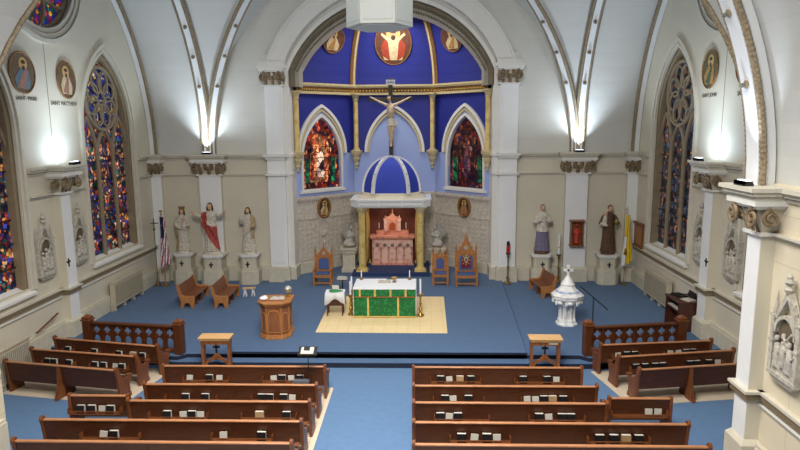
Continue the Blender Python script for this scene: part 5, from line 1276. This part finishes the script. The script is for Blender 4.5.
# ================================================================ FLAGS, CROSS, BOXES
t=thing('processional_cross','tall dark processional cross standing in the left corner','processional cross',(-10.76,27.35,ZS))
B().lathe([(.17,0),(.17,.03),(.1,.07),(.04,.3),(.03,.36)],14).build('base',M_brassdk,t); B().lathe([(.017,.34),(.017,2.62)],8).lathe([(.04,2.56),(.05,2.62),(.03,2.68)],10).build('staff',M_brassdk,t)
B().box(-.022,.022,-.015,.015,2.64,3.12).box(-.19,.19,-.015,.015,2.88,2.93).build('cross_head',M_brassdk,t)
def flag(label,loc,kind):
    t=thing('flag',label,'flag',loc); t.scale=(1.25,1.15,1.0) if kind=='us' else (.95,1,1); B().lathe([(.13,0),(.13,.03),(.05,.08),(.03,.2)],14).build('base',M_brass,t); B().lathe([(.018,.1),(.018,3.3)],8).build('staff',W_oak,t)
    # hanging drape: columns across the gathered cloth, rows down
    n=30; rows=40; H=2.35; W=.34; v=[];f=[];mi=[]
    for j in range(rows+1):
        for i in range(n+1):
            u=i/n; d=j/rows; wd=(.16+.2*d)
            v.append((.02+(u-.35)*wd*1.15+.02*sin(d*5+u*3),-.05+.075*sin(u*15+d*1.4)*(.4+.6*d)-.03*u,3.2-H*d*(1-.10*u)))
    for j in range(rows):
        for i in range(n):
            a=j*(n+1)+i; f.append((a,a+1,a+n+2,a+n+1)); u=i/n; d=j/rows
            if kind=='us':
                if d<.42 and u<.72: mi.append(2)
                else: mi.append(0 if int((u*1.0+d*.55)*13)%2 else 1)
            else: mi.append(0 if (u>.46+.05*sin(d*4) or d<.42) else 1)
    b=B(); b.v=[Vector(p) for p in v]; b.f=f; b.m=mi
    o=b.build('drape',[M_usred,M_cloth,M_usblue] if kind=='us' else [M_yellow,M_cloth],t); m=o.modifiers.new('s','SOLIDIFY'); m.thickness=.012
    if kind=='us':
        b=B()
        for q in range(22):
            i=random.randint(2,19); j=random.randint(3,15); p=v[j*(n+1)+i]; b.ell((p[0],p[1]-.01,p[2]),(.012,.01,.012),5,4)
        b.build('star',M_cloth,o); B().lathe([(.03,3.3),(.04,3.34),(.01,3.4)],8).ell((0,0,3.46),(.08,.03,.05),8,5).build('eagle_finial',M_brass,t)
    else:
        B().at((-.04,-.15,1.5)).ell((0,0,0),(.09,.015,.11),10,6).ell((0,0,.15),(.05,.012,.05),8,5).build('keys_emblem',M_brass,o); B().box(-.01,.01,-.01,.01,3.3,3.56).box(-.05,.05,-.01,.01,3.42,3.45).lathe([(.03,3.28),(.03,3.32)],8).build('cross_finial',M_brass,t)
    return t
flag('United States flag hanging furled on its staff in the left corner',(-10.38,27.3,ZS),'us'); flag('yellow and white flag hanging furled beside the brown-robed statue',(10.47,27.55,ZS),'y')
def wallbox(label,loc,rz,w,h,d,red):
    t=thing('wall_cabinet',label,'cabinet',loc,rz)
    b=B().box(-w/2,w/2,-d,-.01,.06,h-.08) if not red else B().box(-w/2,w/2,-.05,-.01,.06,h-.08).box(-w/2,-w/2+.05,-d,-.01,.06,h-.08).box(w/2-.05,w/2,-d,-.01,.06,h-.08)
    b.build('case',W_ambo,t)
    B().box(-w/2-.05,w/2+.05,-d-.05,-.01,h-.08,h).build('top_molding',W_ambo,t); B().box(-w/2-.04,w/2+.04,-d-.04,-.01,0,.06).build('bottom_molding',W_ambo,t)
    if red:
        b=B(); b.tube([(0,-.13,.12),(0,-.13,.5),(0,-.13,.82)],[.12,.10,.09],10); b.ell((0,-.13,.96),(.07,.07,.09),10,7)
        for s in (-1,1): b.tube([(s*.08,-.13,.78),(s*.14,-.17,.6),(s*.05,-.22,.6)],[.04,.035,.025],6)
        body('red_figure',b,[M_redfig],lambda c:0,t,.018,1)
    else: B().box(-w/2+.06,w/2-.06,-d-.012,-d,.14,h-.16).build('door_panel',W_oak,t); 
    return t
wallbox('open wooden niche box with a red figure on the right far pier',(8.4,YE-.25,2.0),0,.56,1.2,.28,True)
wallbox('plain wooden box hung in the right corner near the flag',(XW-.02,27.55,2.05),R(-90),1.0,1.1,.08,False)
def smallcross(label,loc,rz):
    o=B().box(-.03,.03,-.03,0,-.14,.14).box(-.1,.1,-.03,0,-.0,.06).build('wall_cross',M_black,None,loc=loc,rz=rz); tag(o,label,'cross')
smallcross('small dark cross on the left transept pier',(-XW+.28,20.5,2.92),R(90)); smallcross('small dark cross on the right transept pier',(XW-.28,20.48,2.92),R(-90))
# ================================================================ STATIONS OF THE CROSS
def station(label,loc,rz):
    t=thing('relief_panel',label,'relief',loc,rz)
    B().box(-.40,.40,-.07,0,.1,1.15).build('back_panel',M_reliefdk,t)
    B().box(-.46,.46,-.16,0,0,.08).fr(-.3,.3,-.1,0,-.12,-.44,.44,-.14,0,0).box(-.42,.42,-.13,0,.08,.16).build('corbel',M_relief,t)
    for s in (-1,1):
        q=B().box(s*.40-.055,s*.40+.055,-.15,0,.08,1.18).box(s*.40-.07,s*.40+.07,-.165,0,.66,.70).box(s*.40-.07,s*.40+.07,-.165,0,1.16,1.2).build('buttress',M_relief,t)
        B().lathe([(.065,1.2),(.06,1.24),(.008,1.66)],4,(s*.4,-.08),ph=PI/4).build('pinnacle',M_relief,q)
    aa=arcpts(.33,.86,.38,7); arch=[(x,z) for x,z in aa]+[(-x,z) for x,z in aa[-2::-1]]
    B().sweep([(x,-.1,z) for x,z in arch],[(-.05,-.035),(.05,-.035),(.05,.035),(-.05,.035)],lambda i,q:(-q.x,0,.8-q.z)).build('arch',M_relief,t)
    B().prism([(-.36,1.14),(-.28,1.14),(0,1.58),(.28,1.14),(.36,1.14),(.03,1.74),(-.03,1.74)],'y',-.14,-.02).build('gable',M_relief,t)
    b=B()
    for s in (-1,1):
        for i in range(4): q=i/4+.1; b.ell((s*.35*(1-q),-.09,1.16+.56*q),(.045,.04,.05),6,5)
    b.lathe([(.05,1.7),(.09,1.78),(.04,1.84),(.1,1.92),(.05,1.98),(.06,2.03),(.01,2.1)],8,(0,-.125)); b.build('crocket',M_relief,t)
    b=B(); rnd=random.Random(hash(label)%1000 if False else len(label))
    for i in range(3):
        x=-.2+.2*i; z=.2+.06*(i%2); hh=.5+.12*rnd.random()
        b.tube([(x,-.1,z),(x+.03,-.12,z+hh*.5),(x-.02,-.12,z+hh*.82)],[.1,.085,.05],8); b.ell((x-.02,-.13,z+hh*.98),(.05,.055,.065),8,6)
        b.tube([(x,-.13,z+hh*.72),(x+.12,-.16,z+hh*.55),(x+.18,-.14,z+hh*.7)],[.035,.03,.022],6)
    b.box(-.3,.3,-.14,-.05,.14,.24); b.tube([(-.28,-.15,.4),(.26,-.15,.98)],[.028,.028],6); b.tube([(-.02,-.15,.9),(.16,-.15,.66)],[.026,.026],6)
    me=remesh(b,.016,1); me.materials.append(M_relief); mesh_obj('carved_figures',me,t,180)
    return t
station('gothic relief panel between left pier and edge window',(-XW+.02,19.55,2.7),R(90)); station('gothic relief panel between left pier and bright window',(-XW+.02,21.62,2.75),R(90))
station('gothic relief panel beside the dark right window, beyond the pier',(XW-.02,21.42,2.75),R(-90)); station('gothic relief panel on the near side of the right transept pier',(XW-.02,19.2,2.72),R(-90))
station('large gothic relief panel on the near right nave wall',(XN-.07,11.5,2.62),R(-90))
# ================================================================ MEDALLIONS
def medallion(label,mtx,rx,rz_,kind,par=None):
    t=thing('medallion',label,'painting'); t.matrix_world=mtx
    B().prism([(rx*cos(2*PI*i/36),rz_*sin(2*PI*i/36)) for i in range(36)],'y',-.02,.02).build('painted_ground',{'a':M_pgreen,'b':M_pbrown,'c':M_pred,'d':M_pdark}[kind[0]],t,smooth=0)
    B().tube([((rx+.03)*cos(2*PI*i/40),-.02,(rz_+.03)*sin(2*PI*i/40)) for i in range(40)],.026 if kind[0]!='d' else .06,8,closed=True).build('frame',M_golddk,t)
    k=rz_
    def disc(cx,cz,a,b_,y,mat,nm): B().prism([(cx+a*cos(2*PI*i/20),cz+b_*sin(2*PI*i/20)) for i in range(20)],'y',y,-.02).build(nm,mat,t,smooth=0)
    hx=kind[1]*rx
    disc(hx,.45*k,.33*k,.35*k,-.024,M_phalo,'painted_halo')
    pts=[(-.55*rx,-.80*k),(.5*rx,-.82*k),(.62*rx,-.35*k),(hx+.36*rx,.15*k),(hx+.14*rx,.28*k),(hx-.14*rx,.28*k),(hx-.4*rx,.12*k),(-.68*rx,-.3*k)]
    B().prism(pts,'y',-.028,-.02).build('painted_robe',kind[2],t,smooth=0)
    if len(kind)>4:
        for s in (-1,1): B().prism([(s*.2*rx,-.85*k),(s*.62*rx,-.6*k),(s*.7*rx,-.1*k),(s*.4*rx,.22*k),(s*.3*rx,.0)],'y',-.031,-.02).build('painted_mantle',kind[3],t,smooth=0)
    else:
        pts=[(-.5*rx,-.7*k),(.1*rx,-.84*k),(hx+.3*rx,.1*k),(hx+.1*rx,.2*k)]
        B().prism(pts,'y',-.031,-.02).build('painted_mantle',kind[3],t,smooth=0)
    disc(hx,.40*k,.17*k,.22*k,-.034,M_pflesh,'painted_head'); disc(hx,.55*k,.17*k,.1*k,-.036,M_hair,'painted_hair'); disc(hx,.25*k,.11*k,.12*k,-.036,M_hair,'painted_beard')
    if len(kind)>4:
        for s in (-1,1): B().prism([(hx+s*.2*rx,.2*k),(hx+s*.34*rx,.1*k),(hx+s*.7*rx,.38*k),(hx+s*.64*rx,.48*k)],'y',-.033,-.02).build('painted_arm',kind[2],t,smooth=0)
    return t
def wallm(sg,y,z): 
    m=Matrix.Translation((sg*(XW-.03),y,z))@Matrix.Rotation(R(90 if sg<0 else -90),4,'Z'); return m
medallion('oval painted medallion over the lettering MARK',wallm(-1,19.40,9.2),.60,.60,('b',.1,M_pblue,M_prose)); medallion('oval painted medallion over the lettering MATTHEW',wallm(-1,21.83,9.15),.52,.60,('b',-.05,M_pcream,M_prose))
medallion('oval painted medallion over the lettering JOHN',wallm(1,21.75,9.28),.52,.60,('a',.1,M_pgold,M_pgrn)); medallion('oval painted medallion on the right wall hidden by the near rib',wallm(1,19.35,9.25),.6,.6,('a',.1,M_pblue,M_prose))
def domeM(p,q,s,a,off=.07):
    w=p.lerp(q,s); c=DV(w,a); c1=DV(w,a+.02); up=(c1-c).normalized(); d=(q-p).normalized(); x=Vector((d.x,d.y,0)); up=(up-x*up.dot(x)).normalized(); yv=up.cross(x)   # y points outward
    m=Matrix.Identity(4)
    for i in range(3): m[i][0]=x[i]; m[i][1]=yv[i]; m[i][2]=up[i]
    pos=c-yv*off
    for i in range(3): m[i][3]=pos[i]
    return m
medallion('large oval painting of a red-cloaked figure in the apse vault',domeM(A1L,A1R,.5,.44),.86,1.02,('c',0,M_pcream,M_pred2,1)); medallion('round painting in the left bay of the blue apse vault',domeM(A0L,A1L,.58,.45),.58,.58,('c',-.1,M_pcream,M_pgold)); medallion('round painting in the right bay of the blue apse vault',domeM(A1R,A0R,.42,.45),.58,.58,('c',.1,M_pcream,M_pgold))
def facM(F_,z): return F_[0]@Matrix.Translation((F_[1],-.04,z))
medallion('small framed oval painting on the left carved screen',facM(FL,3.5),.34,.44,('d',.1,M_pcream,M_pgold)); medallion('small framed oval painting on the right carved screen',facM(FR,3.5),.34,.44,('d',0,M_pgold,M_prose))
# ================================================================ LAMPS
t=thing('hanging_speaker','white hexagonal speaker cluster hanging before the sanctuary arch','speaker',(0,20.8,10.62))
hexa=[(1.08*cos(PI/3*k),1.08*sin(PI/3*k)) for k in range(6)]
B().prism(hexa,'z',0,1.9).build('cabinet',M_lantern,t,smooth=0,bevel=.015)
for k in range(6):
    a=PI/3*k+PI/6; b=B().at((.935*cos(a),.935*sin(a),0),a+PI/2)
    b.box(-.46,.46,-.012,.01,.12,1.75).at((.935*cos(a),.935*sin(a),1.05),a+PI/2); b.lathe([(.3,0)],3) if False else None
    b.build('grille_panel',M_lantern2,t,bevel=.01)
B().prism([(x*.86,y*.86) for x,y in hexa],'z',-.03,0).build('base_panel',M_lantern2,t,smooth=0)
B().tube([(0,0,1.9),(0,0,15.0-10.62)],.03,8).build('hanging_cable',M_black,t)
def uplight(label,loc,rz):
    t=thing('wall_uplight',label,'lamp',loc,rz); B().box(-.2,.2,-.14,.06,.0,.03).box(-.2,.2,-.14,-.1,.03,.1).fr(-.2,.2,-.14,.06,.03,-.2,.2,-.14,.02,.1).build('housing',M_black,t); B().box(-.17,.17,-.09,.03,.1,.108).build('lens',M_lens,t)
    return t
uplight('black uplight on the ledge of the left transept pier',(-XW+.58,20.85,6.26),R(90)); uplight('black uplight on the ledge of the right transept pier',(XW-.58,20.85,6.26),R(-90))
uplight('black uplight on the ledge of the left far pier',(-8.35,27.95,6.26),0); uplight('black uplight on the ledge of the right far pier',(8.37,27.95,6.26),0); uplight('black uplight on the ledge of the near right pier',(XN-.6,12.57,6.26),R(-90))
def riblamp(label,p,n):
    t=thing('rib_lamp',label,'lamp',p); d=Vector(n).normalized(); t.rotation_euler=d.to_track_quat('Z','Y').to_euler()
    B().lathe([(.085,0),(.085,.03),(.05,.05)],12).build('base',M_stone2,t); B().lathe([(.045,.05),(.05,.12),(.02,.15)],10).build('socket',M_sock,t)
hl=(3.1,4.35,5.5)
for sg,nm in ((-1,'left'),(1,'right')):
    for k,h in enumerate(hl):
        w_=('lowest','middle','topmost')[k]
        p=Vector((sg*XN,YE-dT(h)-.1,ZV+h)); n=(Vector((sg*XN,C0[1],6.6))-p).normalized(); riblamp(f'{w_} of three lamp sockets on the {nm} far transept rib',p+n*.16,n)
        p=Vector((sg*(XN-dN(h)-.1),YE-dT(h)-.1,ZV+h)); n=(Vector(C0)-p).normalized(); riblamp(f'{w_} of three lamp sockets on the {nm} far diagonal rib',p+n*.16,n)
for w_,h in (('lower',2.1),('upper',3.5)):
    p=Vector((XN-.15-dN(h),12.8,ZV+h)); n=(Vector((0,12.8,6.4))-p).normalized(); riblamp(f'{w_} lamp socket on the broad near right arch',p+n*.22,n)
# ================================================================ GROUPS OF LIKE THINGS
for nm,gp in (('statue','saints on pedestals along the east wall'),('pedestal','stone pedestals'),('angel_statue','kneeling angels beside the canopy'),('bench','clergy benches'),('prie_dieu','kneelers before the front pews'),('sanctuary_chair','carved oak chairs in the apse'),('candlestick','standing candlesticks'),('candle','short altar candles'),('radiator','wall radiators'),('relief_panel','stations of the cross'),('medallion','painted medallions'),('wall_uplight','ledge uplights'),('rib_lamp','lamp sockets along the ribs'),('altar_rail','carved altar rails'),('flag','furled flags'),('wall_cross','small pier crosses')):
    for o_ in SC.objects:
        if o_.parent is None and o_.name.split('.')[0]==nm and 'label' in o_: o_['group']=gp
# ================================================================ LIGHT AND VIEW
def area(name,loc,size,power,col=(1,1,1),rot=(0,0,0),sy=None,spread=None):
    l=bpy.data.lights.new(name,'AREA'); l.energy=power; l.size=size; l.color=col
    if sy: l.shape='RECTANGLE'; l.size_y=sy
    if spread: l.spread=R(spread)
    o=bpy.data.objects.new(name,l); COL.objects.link(o); o.location=loc; o.rotation_euler=rot; return o
def spot(name,loc,tgt,power,ang=70,blend=.6,col=(1,1,1),rad=.05):
    l=bpy.data.lights.new(name,'SPOT'); l.energy=power; l.spot_size=R(ang); l.spot_blend=blend; l.color=col; l.shadow_soft_size=rad
    o=bpy.data.objects.new(name,l); COL.objects.link(o); o.location=loc
    o.rotation_euler=(Vector(tgt)-Vector(loc)).to_track_quat('-Z','Y').to_euler(); return o
WARM=(1,.96,.9)
area('crossing_light',(0,20.0,14.2),5,260,WARM,spread=150)
area('nave_fill',(0,10.5,14.4),5,1700,WARM,spread=120); area('nave_fill',(0,5,13.4),4,1150,WARM,(R(50),0,0),spread=110); area('nave_fill',(0,0,14.4),4,300,WARM,spread=130)  # unseen area lamps added over the nave; the tilted one floods the east wall
area('apse_light',(0,29.6,12.4),2.0,340,WARM)
area('canopy_light',(-.1,29.9,3.58),1.2,22,(1,.86,.7))
cool=(.74,.87,1)
for sg in (-1,1):
    spot('uplight',(sg*10.25,20.85,6.42),(sg*11.1,20.85,7.4),190,165,1,(.62,.8,1))
    spot('uplight',(sg*9.9,20.9,6.5),(sg*6.5,20.9,14),640,165,1,cool,.15)
    spot('uplight',(sg*8.37,27.75,6.45),(sg*8.4,28.3,8.2),260,90,.7,cool)
    spot('uplight',(sg*8.37,27.5,6.5),(sg*6.5,24,13),620,170,1,cool,.15)
spot('uplight',(7.6,12.6,6.45),(7.95,12.62,9.2),230,46,.8,cool)
w=bpy.data.worlds.new('world'); SC.world=w; w.use_nodes=True
w.node_tree.nodes['Background'].inputs[0].default_value=(1,.95,.88,1); w.node_tree.nodes['Background'].inputs[1].default_value=.12
vs=SC.view_settings; vs.view_transform='Standard'; vs.look='None'; vs.gamma=1; vs.use_curve_mapping=False; vs.exposure=-0.38
SC.cycles.max_bounces=6; SC.cycles.diffuse_bounces=4; SC.cycles.caustics_reflective=False; SC.cycles.caustics_refractive=False; SC.cycles.sample_clamp_indirect=6
